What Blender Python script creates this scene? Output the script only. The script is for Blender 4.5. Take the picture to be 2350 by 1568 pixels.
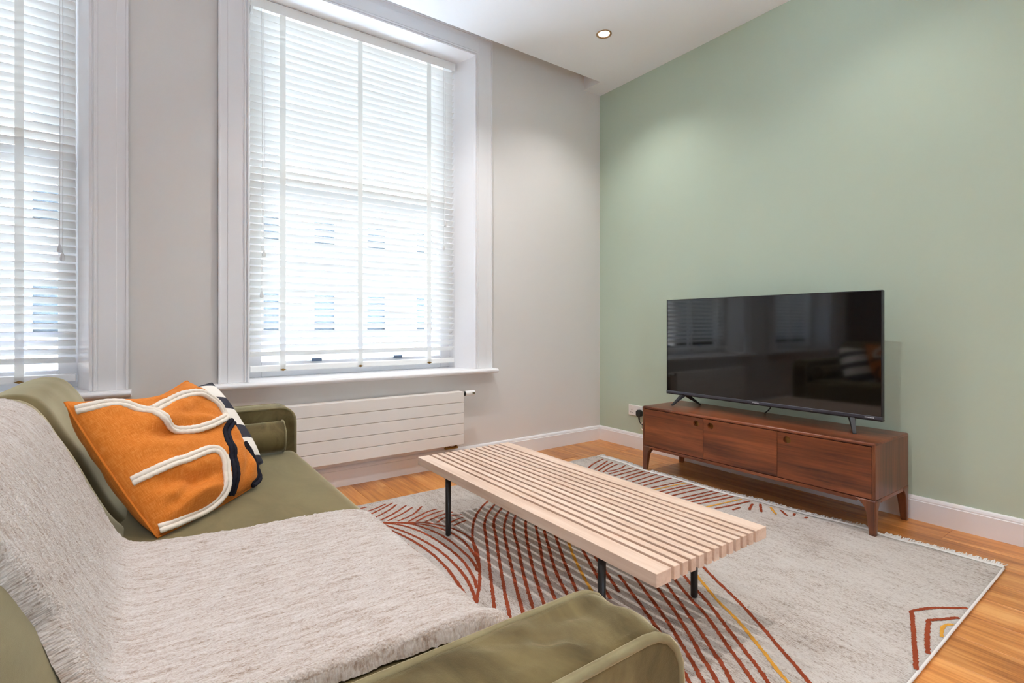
import bpy, bmesh, math, random
from mathutils import Vector, Matrix, noise
from mathutils.geometry import interpolate_bezier

for _o in list(bpy.data.objects):
    bpy.data.objects.remove(_o)
S = bpy.context.scene
COL = S.collection
R = math.radians
random.seed(7)

# ------------------------------------------------------------------ camera
cam_d = bpy.data.cameras.new('camera')
cam_d.sensor_width = 36.0
cam_d.lens = 36.0 * 1173.2 / 2350.0
cam_d.shift_y = -39.2 / 2350.0
cam_d.clip_start = 0.02
cam = bpy.data.objects.new('camera', cam_d)
COL.objects.link(cam)
cam.location = (-3.5365, -3.5134, 1.10)
cam.rotation_euler = (R(90), 0, -0.61844)
S.camera = cam

# ------------------------------------------------------------------ world, sun, daylight, exposure
W = bpy.data.worlds.new('sky')
S.world = W
W.use_nodes = True
_bg = W.node_tree.nodes['Background']
_bg.inputs['Color'].default_value = (0.60, 0.78, 1.0, 1)
_bg.inputs['Strength'].default_value = 6.2

sun_d = bpy.data.lights.new('sun', 'SUN')
sun_d.energy = 330.0
sun_d.angle = R(1)
sun_d.color = (0.60, 0.80, 1.0)
sun = bpy.data.objects.new('sun', sun_d)
COL.objects.link(sun)
sun.rotation_euler = (0, R(30), 0)           # along the street, onto the terrace added to light the ceiling

for _dx in (0.0, -2.378):                    # light portals in the two window openings
    pd = bpy.data.lights.new('window_portal', 'AREA')
    pd.shape = 'RECTANGLE'
    pd.size = 1.58
    pd.size_y = 2.48
    pd.cycles.is_portal = True
    po = bpy.data.objects.new('window_portal', pd)
    COL.objects.link(po)
    po.location = (-2.225 + _dx, 0.42, 2.0)
    po.rotation_euler = (R(-90), 0, 0)
pd = bpy.data.lights.new('fill_door_portal', 'AREA')   # for an unseen glazed door, added behind the viewer for fill light
pd.shape = 'RECTANGLE'
pd.size = 1.2
pd.size_y = 2.5
pd.cycles.is_portal = True
po = bpy.data.objects.new('fill_door_portal', pd)
COL.objects.link(po)
po.location = (-3.3, -6.80, 1.35)
po.rotation_euler = (R(90), 0, 0)

S.view_settings.view_transform = 'Standard'
S.view_settings.look = 'None'
S.view_settings.gamma = 1.0
S.view_settings.use_curve_mapping = False
S.view_settings.exposure = 0.66
try:
    S.cycles.max_bounces = 16
    S.cycles.diffuse_bounces = 8
    S.cycles.transparent_max_bounces = 16
    S.cycles.sample_clamp_indirect = 8.0
    S.cycles.use_denoising = True
    S.cycles.caustics_reflective = False
except Exception:
    pass

DOWNLIGHT_W = 36.0
DOWNLIGHT_COL = (1.0, 0.98, 0.965)

# ------------------------------------------------------------------ helpers: objects
def link(o):
    COL.objects.link(o)
    return o

def tag(o, label=None, cat=None, group=None, kind=None):
    if label: o['label'] = label
    if cat: o['category'] = cat
    if group: o['group'] = group
    if kind: o['kind'] = kind
    return o

def thing(name, loc, label, cat, group=None):
    o = link(bpy.data.objects.new(name, None))
    o.empty_display_size = 0.05
    o.location = loc
    return tag(o, label, cat, group)

def setting(name, loc=(0, 0, 0)):
    o = link(bpy.data.objects.new(name, None))
    o.location = loc
    o['kind'] = 'structure'
    return o

def root_loc(p):
    v = Vector((0, 0, 0))
    while p is not None:
        v += p.location
        p = p.parent
    return v

def obj(name, bm, mat, parent=None, smooth=False, loc=None):
    """links a bmesh (in world coordinates) as ONE mesh object, below parent"""
    me = bpy.data.meshes.new(name)
    off = root_loc(parent) if parent else Vector((0, 0, 0))
    if loc is not None:
        off = Vector(loc)
    bmesh.ops.translate(bm, verts=bm.verts, vec=-off)
    if smooth:
        for f in bm.faces:
            f.smooth = True
    bm.normal_update()
    bm.to_mesh(me)
    bm.free()
    o = link(bpy.data.objects.new(name, me))
    if mat: me.materials.append(mat)
    if parent:
        o.parent = parent
    elif loc is not None:
        o.location = loc
    return o

def dup(o, parent, loc):
    c = o.copy()
    link(c)
    c.parent = parent
    c.location = loc
    return c

# ------------------------------------------------------------------ helpers: shapes
def BM():
    return bmesh.new()

def box(bm, x0, x1, y0, y1, z0, z1, bev=0.0, seg=2):
    vs = [bm.verts.new(v) for v in ((x0, y0, z0), (x1, y0, z0), (x1, y1, z0), (x0, y1, z0),
                                    (x0, y0, z1), (x1, y0, z1), (x1, y1, z1), (x0, y1, z1))]
    fs = [bm.faces.new([vs[i] for i in q]) for q in ((3, 2, 1, 0), (4, 5, 6, 7), (0, 1, 5, 4),
                                                     (1, 2, 6, 5), (2, 3, 7, 6), (3, 0, 4, 7))]
    if bev > 0:
        es = list({e for f in fs for e in f.edges})
        bmesh.ops.bevel(bm, geom=es, offset=bev, segments=seg, profile=0.5, affect='EDGES')
    return bm

def bx(*a, **k):
    return box(BM(), *a, **k)

def prism(bm, pts, axis, a0, a1, bev=0.0, seg=2):
    """polygon pts (2D) extruded along axis x|y|z from a0 to a1"""
    def P(p, a):
        if axis == 'x': return (a, p[0], p[1])
        if axis == 'y': return (p[0], a, p[1])
        return (p[0], p[1], a)
    v0 = [bm.verts.new(P(p, a0)) for p in pts]
    v1 = [bm.verts.new(P(p, a1)) for p in pts]
    n = len(pts)
    fs = [bm.faces.new(v0), bm.faces.new(v1[::-1])]
    for i in range(n):
        fs.append(bm.faces.new((v0[i], v1[i], v1[(i + 1) % n], v0[(i + 1) % n])))
    bmesh.ops.recalc_face_normals(bm, faces=fs)
    if bev > 0:
        es = list({e for f in fs for e in f.edges})
        bmesh.ops.bevel(bm, geom=es, offset=bev, segments=seg, profile=0.5, affect='EDGES')
    return bm

def tube(bm, pts, r, n=8, caps=True, twist=0.0, lobes=0, amp=0.0, closed=False):
    pts = [Vector(p) for p in pts]
    rings = []
    s = 0.0
    up = None
    N = len(pts)
    for i, p in enumerate(pts):
        a = pts[(i - 1) % N] if (closed or i > 0) else p
        b = pts[(i + 1) % N] if (closed or i < N - 1) else p
        t = (b - a)
        t = t.normalized() if t.length > 1e-9 else Vector((0, 0, 1))
        if up is None:
            up = t.orthogonal().normalized()
        up = (up - t * up.dot(t))
        up = up.normalized() if up.length > 1e-6 else t.orthogonal().normalized()
        sd = t.cross(up)
        if i > 0: s += (p - pts[i - 1]).length
        rr = r[i] if isinstance(r, (list, tuple)) else r
        ring = []
        for k in range(n):
            an = 2 * math.pi * k / n
            q = rr * (1 + amp * math.cos(lobes * an + twist * s)) if lobes else rr
            ring.append(bm.verts.new(p + up * (q * math.cos(an)) + sd * (q * math.sin(an))))
        rings.append(ring)
    m = N if closed else N - 1
    for i in range(m):
        A, B = rings[i], rings[(i + 1) % N]
        for k in range(n):
            bm.faces.new((A[k], A[(k + 1) % n], B[(k + 1) % n], B[k]))
    if caps and not closed:
        bm.faces.new(rings[0][::-1])
        bm.faces.new(rings[-1])
    return bm

def lathe(bm, prof, origin, axis, n=24):
    """prof: list of (distance along axis, radius)"""
    ax = Vector(axis).normalized()
    u = ax.orthogonal().normalized()
    v = ax.cross(u)
    o = Vector(origin)
    rings = []
    for d, r in prof:
        rings.append([bm.verts.new(o + ax * d + (u * math.cos(2 * math.pi * k / n) + v * math.sin(2 * math.pi * k / n)) * max(r, 1e-5)) for k in range(n)])
    for A, B in zip(rings, rings[1:]):
        for k in range(n):
            bm.faces.new((A[k], A[(k + 1) % n], B[(k + 1) % n], B[k]))
    if prof[0][1] > 1e-4: bm.faces.new(rings[0][::-1])
    if prof[-1][1] > 1e-4: bm.faces.new(rings[-1])
    bmesh.ops.recalc_face_normals(bm, faces=bm.faces)
    return bm

def resample(pts, step):
    pts = [Vector(p) for p in pts]
    L = [0.0]
    for a, b in zip(pts, pts[1:]): L.append(L[-1] + (b - a).length)
    n = max(2, int(L[-1] / step) + 1)
    out = []
    j = 0
    for i in range(n):
        d = L[-1] * i / (n - 1)
        while j < len(pts) - 2 and L[j + 1] < d: j += 1
        t = (d - L[j]) / max(1e-9, L[j + 1] - L[j])
        out.append(pts[j].lerp(pts[j + 1], t))
    return out

def smooth_path(pts, step, it=3):
    """Chaikin corner cutting, then even steps"""
    pts = [Vector(p) for p in pts]
    for _ in range(it):
        q = [pts[0]]
        for a, b in zip(pts, pts[1:]):
            q += [a.lerp(b, 0.25), a.lerp(b, 0.75)]
        q.append(pts[-1])
        pts = q
    return resample(pts, step)

def grid(bm, rows, closed_u=False, uv=None):
    """rows: list of lists of points -> quad sheet; uv: same shape of (u, v)"""
    V = [[bm.verts.new(p) for p in r] for r in rows]
    lay = bm.loops.layers.uv.new('UVMap') if uv else None
    for i in range(len(V) - 1):
        m = len(V[i])
        for j in range(m if closed_u else m - 1):
            k = (j + 1) % m
            f = bm.faces.new((V[i][j], V[i][k], V[i + 1][k], V[i + 1][j]))
            f.smooth = True
            if lay:
                for lp, (a, b) in zip(f.loops, ((i, j), (i, k), (i + 1, k), (i + 1, j))):
                    lp[lay].uv = uv[a][b]
    return V

# ------------------------------------------------------------------ helpers: materials
def srgb(r, g, b):
    def f(c):
        c /= 255.0
        return c / 12.92 if c <= 0.04045 else ((c + 0.055) / 1.055) ** 2.4
    return (f(r), f(g), f(b), 1.0)

class NT:
    def __init__(self, name):
        self.m = bpy.data.materials.new(name)
        self.m.use_nodes = True
        self.t = self.m.node_tree
        self.p = self.t.nodes['Principled BSDF']
        self.out = self.t.nodes['Material Output']
    def n(self, kind, **kw):
        nd = self.t.nodes.new(kind)
        for k, v in kw.items():
            if k.startswith('_'): setattr(nd, k[1:], v)
            else: nd.inputs[k.replace('__', ' ')].default_value = v
        return nd
    def l(self, a, b):
        self.t.links.new(a, b)
    def ramp(self, fac, stops):
        r = self.t.nodes.new('ShaderNodeValToRGB')
        e = r.color_ramp.elements
        while len(e) < len(stops): e.new(0.5)
        for el, (pos, c) in zip(e, stops):
            el.position = pos
            el.color = c
        self.l(fac, r.inputs['Fac'])
        return r.outputs['Color']
    def mix(self, fac, a, b, mode='MIX'):
        m = self.t.nodes.new('ShaderNodeMix')
        m.data_type = 'RGBA'
        m.blend_type = mode
        for s, v in ((0, fac), (6, a), (7, b)):
            if hasattr(v, 'is_linked'): self.l(v, m.inputs[s])
            else: m.inputs[s].default_value = v
        return m.outputs[2]
    def math(self, op, a, b=0.0, clamp=False):
        m = self.t.nodes.new('ShaderNodeMath')
        m.operation = op
        m.use_clamp = clamp
        for s, v in ((0, a), (1, b)):
            if hasattr(v, 'is_linked'): self.l(v, m.inputs[s])
            else: m.inputs[s].default_value = v
        return m.outputs[0]
    def coords(self, kind='Object', scale=(1, 1, 1), rand=False, rot=(0, 0, 0)):
        tc = self.t.nodes.new('ShaderNodeTexCoord')
        v = tc.outputs[kind]
        if rand:
            oi = self.t.nodes.new('ShaderNodeObjectInfo')
            mm = self.t.nodes.new('ShaderNodeVectorMath')
            mm.operation = 'MULTIPLY_ADD'
            mm.inputs[0].default_value = (1, 1, 1)
            self.l(oi.outputs['Random'], mm.inputs[0])
            mm.inputs[1].default_value = (37.0, 53.0, 29.0)
            self.l(v, mm.inputs[2])
            v = mm.outputs[0]
        mp = self.t.nodes.new('ShaderNodeMapping')
        mp.inputs['Scale'].default_value = scale
        mp.inputs['Rotation'].default_value = rot
        self.l(v, mp.inputs['Vector'])
        return mp.outputs['Vector']
    def noise(self, vec, scale, detail=3, rough=0.5, dist=0.0):
        nd = self.t.nodes.new('ShaderNodeTexNoise')
        nd.inputs['Scale'].default_value = scale
        nd.inputs['Detail'].default_value = detail
        nd.inputs['Roughness'].default_value = rough
        nd.inputs['Distortion'].default_value = dist
        self.l(vec, nd.inputs['Vector'])
        return nd.outputs['Fac']
    def bump(self, h, strength=0.3, dist=0.01):
        b = self.t.nodes.new('ShaderNodeBump')
        b.inputs['Strength'].default_value = strength
        b.inputs['Distance'].default_value = dist
        self.l(h, b.inputs['Height'])
        self.l(b.outputs['Normal'], self.p.inputs['Normal'])
        return b
    def base(self, c):
        if hasattr(c, 'is_linked'): self.l(c, self.p.inputs['Base Color'])
        else: self.p.inputs['Base Color'].default_value = c
    def set(self, **kw):
        for k, v in kw.items():
            self.p.inputs[k.replace('__', ' ')].default_value = v
        return self

def plain(name, c, rough=0.5, metal=0.0, spec=0.5, bump=None, var=0.04, **kw):
    t = NT(name)
    v = t.coords()
    f = t.noise(v, 3.0, 4)
    d = tuple(x * (1 - var) for x in c[:3]) + (1,)
    t.base(t.mix(f, d, c))
    t.set(Roughness=rough, Metallic=metal, Specular__IOR__Level=spec, **kw)
    if bump:
        t.bump(t.noise(t.coords(), bump[0], 4), bump[1], 0.002)
    return t.m

def wood(name, dark, mid, light, axis='y', fine=60.0, rough=0.4, bump=0.05, spec=0.5, knots=False, contrast=1.0, tone=0.0):
    t = NT(name)
    st = {'x': (0.035, 1, 1), 'y': (1, 0.035, 1), 'z': (1, 1, 0.035)}[axis]
    st2 = {'x': (0.12, 1, 1), 'y': (1, 0.12, 1), 'z': (1, 1, 0.12)}[axis]
    v = t.coords('Object', st, rand=True)
    v2 = t.coords('Object', st2, rand=True)
    a = t.noise(v, fine, 5, 0.6, 0.4)
    b = t.noise(v2, fine * 0.13, 4, 0.55, 1.2)
    f = t.math('ADD', t.math('MULTIPLY', a, 0.45), t.math('MULTIPLY', b, 0.55))
    w = 0.16 / contrast
    c = t.ramp(f, [(0.5 - w, dark), (0.5, mid), (0.5 + w, light)])
    if tone:
        oi = t.t.nodes.new('ShaderNodeObjectInfo')
        k = t.math('MULTIPLY_ADD', oi.outputs['Random'], tone)
        k = t.math('ADD', t.math('MULTIPLY', oi.outputs['Random'], tone), 1 - tone * 0.6)
        hv = t.t.nodes.new('ShaderNodeHueSaturation')
        t.l(k, hv.inputs['Value'])
        t.l(c, hv.inputs['Color'])
        c = hv.outputs['Color']
    if knots:
        vo = t.t.nodes.new('ShaderNodeTexVoronoi')
        vo.inputs['Scale'].default_value = 2.3
        t.l(t.coords('Object', {'x': (0.45, 1, 1), 'y': (1, 0.45, 1), 'z': (1, 1, 0.45)}[axis], rand=True), vo.inputs['Vector'])
        kf = t.ramp(vo.outputs['Distance'], [(0.012, (1, 1, 1, 1)), (0.06, (0, 0, 0, 1))])
        c = t.mix(kf, c, tuple(x * 0.35 for x in dark[:3]) + (1,))
    t.base(c)
    t.set(Roughness=rough, Specular__IOR__Level=spec)
    if bump: t.bump(a, bump, 0.001)
    return t.m

M = {}
M['wall_white'] = plain('wall_white', srgb(226, 222, 218), 0.75, spec=0.25, bump=(180, 0.03), var=0.015)
M['wall_green'] = plain('wall_green', srgb(190, 204, 185), 0.72, spec=0.25, bump=(180, 0.03), var=0.015)
M['wall_taupe'] = plain('wall_taupe', srgb(128, 114, 102), 0.8, spec=0.2, var=0.02)
M['ceiling'] = plain('ceiling_white', srgb(243, 245, 248), 0.85, spec=0.2, var=0.01)
M['trim'] = plain('trim_white', srgb(238, 237, 238), 0.38, spec=0.5, var=0.01)
M['blind'] = plain('blind_white', srgb(240, 241, 239), 0.42, spec=0.4, var=0.01)
t = NT('tape_grey')
t.base(srgb(238, 238, 235))
t.set(Roughness=0.9, Specular__IOR__Level=0.1)
tl = t.t.nodes.new('ShaderNodeBsdfTranslucent')
tl.inputs['Color'].default_value = srgb(240, 240, 238)
mx = t.t.nodes.new('ShaderNodeMixShader')
mx.inputs[0].default_value = 0.5
t.l(t.p.outputs[0], mx.inputs[1]); t.l(tl.outputs[0], mx.inputs[2])
t.l(mx.outputs[0], t.out.inputs['Surface'])
M['tape'] = t.m
M['cord'] = plain('cord_white', srgb(220, 220, 218), 0.8)
M['brass'] = plain('aged_brass', srgb(140, 104, 52), 0.35, metal=1.0)
M['radiator'] = plain('radiator_white', srgb(236, 229, 222), 0.4, var=0.01)
M['black_plastic'] = plain('black_plastic', srgb(18, 18, 19), 0.45)
M['black_metal'] = plain('black_metal', srgb(24, 22, 21), 0.42, spec=0.5)
M['grey_chin'] = plain('grey_chin', srgb(74, 75, 84), 0.4, metal=0.3)
M['white_plastic'] = plain('white_plastic', srgb(238, 236, 232), 0.35)
M['lcd'] = plain('grey_display', srgb(120, 112, 88), 0.3)
M['logo'] = plain('logo_white', srgb(225, 228, 232), 0.4)
M['dark_hole'] = plain('dark_hole', srgb(12, 8, 5), 0.9)
M['steel'] = plain('steel_grey', srgb(120, 140, 165), 0.35, metal=0.6)

t = NT('screen_black')
t.base((0.003, 0.003, 0.0035, 1))
t.set(Roughness=0.055, IOR=1.62)
M['screen'] = t.m

M['oak'] = wood('oak_floor', srgb(154, 90, 38), srgb(196, 127, 64), srgb(218, 157, 94), 'y', 70, 0.34, 0.04, knots=True, tone=0.30, contrast=1.15)
M['walnut_y'] = wood('walnut_along', srgb(62, 28, 13), srgb(110, 55, 28), srgb(140, 76, 42), 'y', 55, 0.30, 0.05, contrast=1.0)
M['walnut_z'] = wood('walnut_upright', srgb(62, 29, 14), srgb(102, 54, 29), srgb(128, 72, 42), 'z', 70, 0.32, 0.05, contrast=1.1)
M['pale_wood'] = wood('pale_wood_cut', srgb(176, 126, 62), srgb(204, 156, 86), srgb(220, 178, 112), 'x', 90, 0.45)
M['ash'] = wood('pale_ash', srgb(190, 158, 134), srgb(214, 187, 166), srgb(228, 206, 188), 'y', 80, 0.5, 0.06, contrast=0.75, tone=0.08)

def velvet(name, c, c2, bs=0.35):
    t = NT(name)
    v = t.coords('Object', (1, 1, 1))
    f = t.noise(t.coords('Object', (1, 0.45, 1)), 7.0, 5, 0.6, 1.2)
    t.base(t.ramp(f, [(0.36, c), (0.62, c2)]))
    t.set(Roughness=0.85, Specular__IOR__Level=0.15)
    t.p.inputs['Sheen Weight'].default_value = 1.0
    t.p.inputs['Sheen Roughness'].default_value = 0.33
    t.p.inputs['Sheen Tint'].default_value = srgb(240, 228, 192)
    a = t.noise(t.coords('Object', (1, 0.3, 1)), 60, 4)
    b = t.noise(v, 900, 2)
    t.bump(t.math('ADD', a, t.math('MULTIPLY', b, 0.4)), bs, 0.002)
    return t.m
M['velvet'] = velvet('olive_velvet', srgb(97, 85, 55), srgb(110, 97, 65), 0.18)
M['velvet_arm'] = velvet('olive_velvet_arm', srgb(72, 60, 34), srgb(108, 94, 61), 0.30)
M['velvet_pipe'] = velvet('olive_piping', srgb(118, 107, 78), srgb(132, 121, 90), 0.1)

# cream boucle, streaked along the length of the cloth (UV u)
t = NT('cream_boucle')
uvs = t.coords('UV', (9.0, 60.0, 1))
uvf = t.coords('UV', (1, 1, 1))
st = t.noise(uvs, 1.6, 8, 0.70, 0.5)
sp = t.noise(t.coords('UV', (60, 120, 1)), 2.4, 4, 0.7)
f = t.math('ADD', t.math('MULTIPLY', st, 0.55), t.math('MULTIPLY', sp, 0.45))
t.base(t.ramp(f, [(0.33, srgb(122, 100, 82)), (0.43, srgb(170, 154, 142)), (0.50, srgb(192, 182, 174)), (0.60, srgb(208, 201, 196))]))
t.set(Roughness=0.95, Specular__IOR__Level=0.08)
t.p.inputs['Sheen Weight'].default_value = 0.25
vo = t.t.nodes.new('ShaderNodeTexVoronoi')
vo.inputs['Scale'].default_value = 260.0
t.l(uvf, vo.inputs['Vector'])
t.bump(t.math('ADD', t.math('SUBTRACT', 1.0, vo.outputs['Distance']), t.noise(uvf, 420, 3)), 0.55, 0.004)
M['boucle'] = t.m

# woven orange linen
t = NT('orange_linen')
wa = t.noise(t.coords('UV', (560, 40, 1)), 1.0, 3, 0.6)
wb = t.noise(t.coords('UV', (40, 640, 1)), 1.0, 3, 0.6)
f = t.math('ADD', t.math('MULTIPLY', wa, 0.5), t.math('MULTIPLY', wb, 0.5))
t.base(t.ramp(f, [(0.22, srgb(158, 82, 22)), (0.5, srgb(192, 108, 38)), (0.80, srgb(222, 148, 80))]))
t.set(Roughness=0.9, Specular__IOR__Level=0.1)
t.p.inputs['Sheen Weight'].default_value = 0.2
t.p.inputs['Sheen Tint'].default_value = srgb(255, 190, 120)
t.bump(f, 0.5, 0.002)
M['linen'] = t.m

M['rope_cream'] = plain('cream_rope', srgb(232, 222, 208), 0.95, spec=0.05, bump=(500, 0.5), var=0.12)
M['rope_navy'] = plain('navy_rope', srgb(40, 40, 48), 0.95, spec=0.05, bump=(500, 0.5), var=0.2)

# black and white cushion cover
t = NT('bold_print_cotton')
wv = t.t.nodes.new('ShaderNodeTexWave')
wv.wave_type = 'BANDS'
wv.bands_direction = 'Y'
wv.inputs['Scale'].default_value = 1.25
wv.inputs['Distortion'].default_value = 5.5
wv.inputs['Detail'].default_value = 0.0
wv.inputs['Detail Scale'].default_value = 0.55
wv.inputs['Phase Offset'].default_value = 0.6
t.l(t.coords('UV', (1.0, 1.9, 1), rot=(0, 0, 0.5)), wv.inputs['Vector'])
t.base(t.ramp(wv.outputs['Fac'], [(0.40, srgb(62, 62, 70)), (0.43, srgb(232, 226, 216))]))
t.set(Roughness=0.9, Specular__IOR__Level=0.1)
t.bump(t.noise(t.coords('UV', (300, 300, 1)), 1.0, 2), 0.2, 0.001)
M['print'] = t.m

# rug pile: pale with grey-brown flecks drawn out along the room (y)
t = NT('rug_pile')
a = t.noise(t.coords('Object', (1.0, 0.22, 1)), 48, 6, 0.7, 0.2)
b = t.noise(t.coords('Object', (1.0, 0.35, 1)), 210, 3, 0.75)
c = t.noise(t.coords('Object', (1, 0.6, 1)), 3.2, 3)
f = t.math('ADD', t.math('ADD', t.math('MULTIPLY', a, 0.30), t.math('MULTIPLY', b, 0.52)), t.math('MULTIPLY', c, 0.18))
t.base(t.ramp(f, [(0.40, srgb(130, 114, 101)), (0.45, srgb(172, 160, 150)), (0.53, srgb(194, 186, 178)), (0.7, srgb(203, 196, 190))]))
t.set(Roughness=0.95, Specular__IOR__Level=0.08)
t.p.inputs['Sheen Weight'].default_value = 0.2
t.bump(t.math('ADD', b, t.noise(t.coords(), 420, 2)), 0.5, 0.003)
M['rug'] = t.m
M['rug_rust'] = plain('rust_pile', srgb(150, 70, 44), 0.95, spec=0.05, bump=(500, 0.6), var=0.35)
M['rug_gold'] = plain('gold_pile', srgb(212, 152, 62), 0.95, spec=0.05, bump=(500, 0.6), var=0.25)
M['fringe'] = plain('fringe_white', srgb(226, 222, 218), 0.95, spec=0.05, var=0.08)

# outdoors
t = NT('pale_brick')
br = t.t.nodes.new('ShaderNodeTexBrick')
br.inputs['Color1'].default_value = srgb(206, 176, 148)
br.inputs['Color2'].default_value = srgb(188, 156, 132)
br.inputs['Mortar'].default_value = srgb(220, 208, 194)
br.inputs['Scale'].default_value = 1.0
br.inputs['Brick Width'].default_value = 0.225
br.inputs['Row Height'].default_value = 0.075
br.inputs['Mortar Size'].default_value = 0.01
t.l(t.coords('Object', (1, 1, 1), rot=(R(90), 0, 0)), br.inputs['Vector'])
t.base(br.outputs['Color'])
t.set(Roughness=0.9)
M['brick'] = t.m
M['stucco'] = plain('white_stucco', srgb(236, 234, 230), 0.8)
M['far_glass'] = plain('far_dark_glass', srgb(30, 33, 36), 0.4)
M['asphalt'] = plain('pale_asphalt', srgb(222, 224, 228), 0.9)
M['slate'] = plain('slate_blue', srgb(120, 130, 158), 0.6)

# clear window glass: mostly see-through, with a thin reflection
t = NT('window_glass')
tr = t.t.nodes.new('ShaderNodeBsdfTransparent')
gl = t.t.nodes.new('ShaderNodeBsdfGlossy')
gl.inputs['Roughness'].default_value = 0.02
fr = t.t.nodes.new('ShaderNodeFresnel')
fr.inputs['IOR'].default_value = 1.25
mx = t.t.nodes.new('ShaderNodeMixShader')
t.l(fr.outputs['Fac'], mx.inputs[0])
t.l(tr.outputs[0], mx.inputs[1])
t.l(gl.outputs[0], mx.inputs[2])
t.l(mx.outputs[0], t.out.inputs['Surface'])
M['glass'] = t.m

t = NT('lamp_glow')
t.base((1, 0.9, 0.75, 1))
t.p.inputs['Emission Color'].default_value = (1.0, 0.86, 0.66, 1)
t.p.inputs['Emission Strength'].default_value = 9.0
M['glow'] = t.m
M['bronze'] = plain('bronze_trim', srgb(176, 140, 104), 0.3, metal=0.9)

# ------------------------------------------------------------------ the room shell
CEIL = 3.292
XL, YB = -6.0, -6.6          # far left wall and the wall behind the viewer

fl = setting('floor')
obj('subfloor', bx(XL, 0.0, YB, 0.0, -0.12, -0.012), M['dark_hole'], fl)
_meshes = {}
rp = random.Random(3)
for i in range(30):
    xa = -0.01 - 0.2 * (i + 1)
    y = 0.0 - rp.uniform(0.0, 1.9)
    cuts = [0.0]
    while y > YB:
        cuts.append(y)
        y -= rp.choice((1.7, 1.9, 2.2))
    cuts.append(YB)
    for ya, yb in zip(cuts, cuts[1:]):
        ln = round(ya - yb, 2)
        if ln < 0.03: continue
        if ln not in _meshes:
            b = bx(0.0006, 0.1994, -ln + 0.0006, -0.0006, -0.02, 0.0, 0.0012, 1)
            me = bpy.data.meshes.new('plank')
            b.to_mesh(me); b.free()
            me.materials.append(M['oak'])
            _meshes[ln] = me
        o = link(bpy.data.objects.new('plank', _meshes[ln]))
        o.parent = fl
        o.location = (xa, ya, 0)
# last narrow strip against the TV wall
obj('plank', bx(-0.0094, 0.0, YB, 0.0, -0.02, 0.0), M['oak'], fl)

def struct(name, bm, mat, **k):
    return tag(obj(name, bm, mat, **k), kind='structure')

# window wall with two openings (as one mesh of blocks)
W1 = (-3.036, -1.409)
DX = -2.378
W2 = (W1[0] + DX, W1[1] + DX)
ZS, ZH = 0.712, 3.25
b = BM()
for xa, xb, za, zb in ((W1[1], 0.15, 0, 3.6), (W2[1], W1[0], 0, 3.6), (XL - 0.15, W2[0], 0, 3.6),
                       (W1[0], W1[1], 0, ZS), (W2[0], W2[1], 0, ZS), (W1[0], W1[1], ZH, 3.6), (W2[0], W2[1], ZH, 3.6)):
    box(b, xa, xb, 0.0, 0.36, za, zb)
bmesh.ops.remove_doubles(b, verts=b.verts, dist=1e-4)
struct('wall_window', b, M['wall_white'])
struct('wall_right', bx(0.0, 0.15, YB, 0.0, 0, 3.6), M['wall_green'])
struct('wall_left', bx(XL - 0.15, XL, YB, 0.0, 0, 3.6), M['wall_taupe'])
b = BM()
for xa, xb, za, zb in ((XL - 0.15, -3.9, 0, 3.6), (-2.7, 0.15, 0, 3.6), (-3.9, -2.7, 2.6, 3.6), (-3.9, -2.7, -0.12, 0.1)):
    box(b, xa, xb, YB - 0.15, YB, za, zb)
struct('wall_back', b, M['wall_taupe'])
d_ = setting('fill_door_1', (-2.7, YB, 0.1))  # unseen door, added with its wall opening to let in fill light
for k in range(1):
    xa = -3.9 + 1.2 * k
    b = BM()
    box(b, xa, xa + 0.06, YB - 0.09, YB - 0.04, 0.1, 2.6)
    box(b, xa + 1.14, xa + 1.2, YB - 0.09, YB - 0.04, 0.1, 2.6)
    box(b, xa + 0.06, xa + 1.14, YB - 0.09, YB - 0.04, 0.1, 0.2)
    box(b, xa + 0.06, xa + 1.14, YB - 0.09, YB - 0.04, 2.53, 2.6)
    lf = obj('fill_door_leaf', b, M['trim'], d_)
    obj('pane', bx(xa + 0.055, xa + 1.145, YB - 0.068, YB - 0.064, 0.195, 2.535), M['glass'], lf)
struct('sky_block_wall', bx(-12, 8, -11.2, -11.0, -0.1, 3.0), M['stucco'])  # unseen wall, added to keep low sky light off the window wall
struct('bounce_terrace', bx(-16, 16, -14, YB - 0.16, -0.3, -0.1), M['stucco'])  # unseen pale ground, added to bounce sunlight up to the ceiling

# ceiling: slab that stops short of the window wall (a slot for the window heads), closed in the corner
b = BM()
DLX = (-0.735, -2.05, -3.37, -4.68)
DLY = (-0.773, -2.45, -4.1, -5.7)
box(b, XL, 0.0, YB, -0.209, CEIL, CEIL + 0.22)
box(b, -0.21, 0.0, -0.209, 0.0, CEIL, CEIL + 0.22)
box(b, XL, 0.0, -0.3, 0.0, CEIL + 0.22, CEIL + 0.30)
struct('ceiling', b, M['ceiling'])

# baseboards: plain board with a stepped, rounded top
def base_prof(sgn=1):
    return [(0, 0), (-0.020, 0), (-0.020, 0.108), (-0.0165, 0.111), (-0.0165, 0.118), (-0.012, 0.128), (-0.006, 0.134), (0, 0.134)]
b = prism(BM(), base_prof(), 'x', XL, 0.0)
struct('baseboard_window', b, M['trim'])
b = prism(BM(), base_prof(), 'y', YB, -0.0)
struct('baseboard_right', b, M['trim'])
b = prism(BM(), [(XL - p[0], p[1]) for p in base_prof()], 'y', YB, 0.0)
struct('baseboard_left', b, M['trim'])

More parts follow.
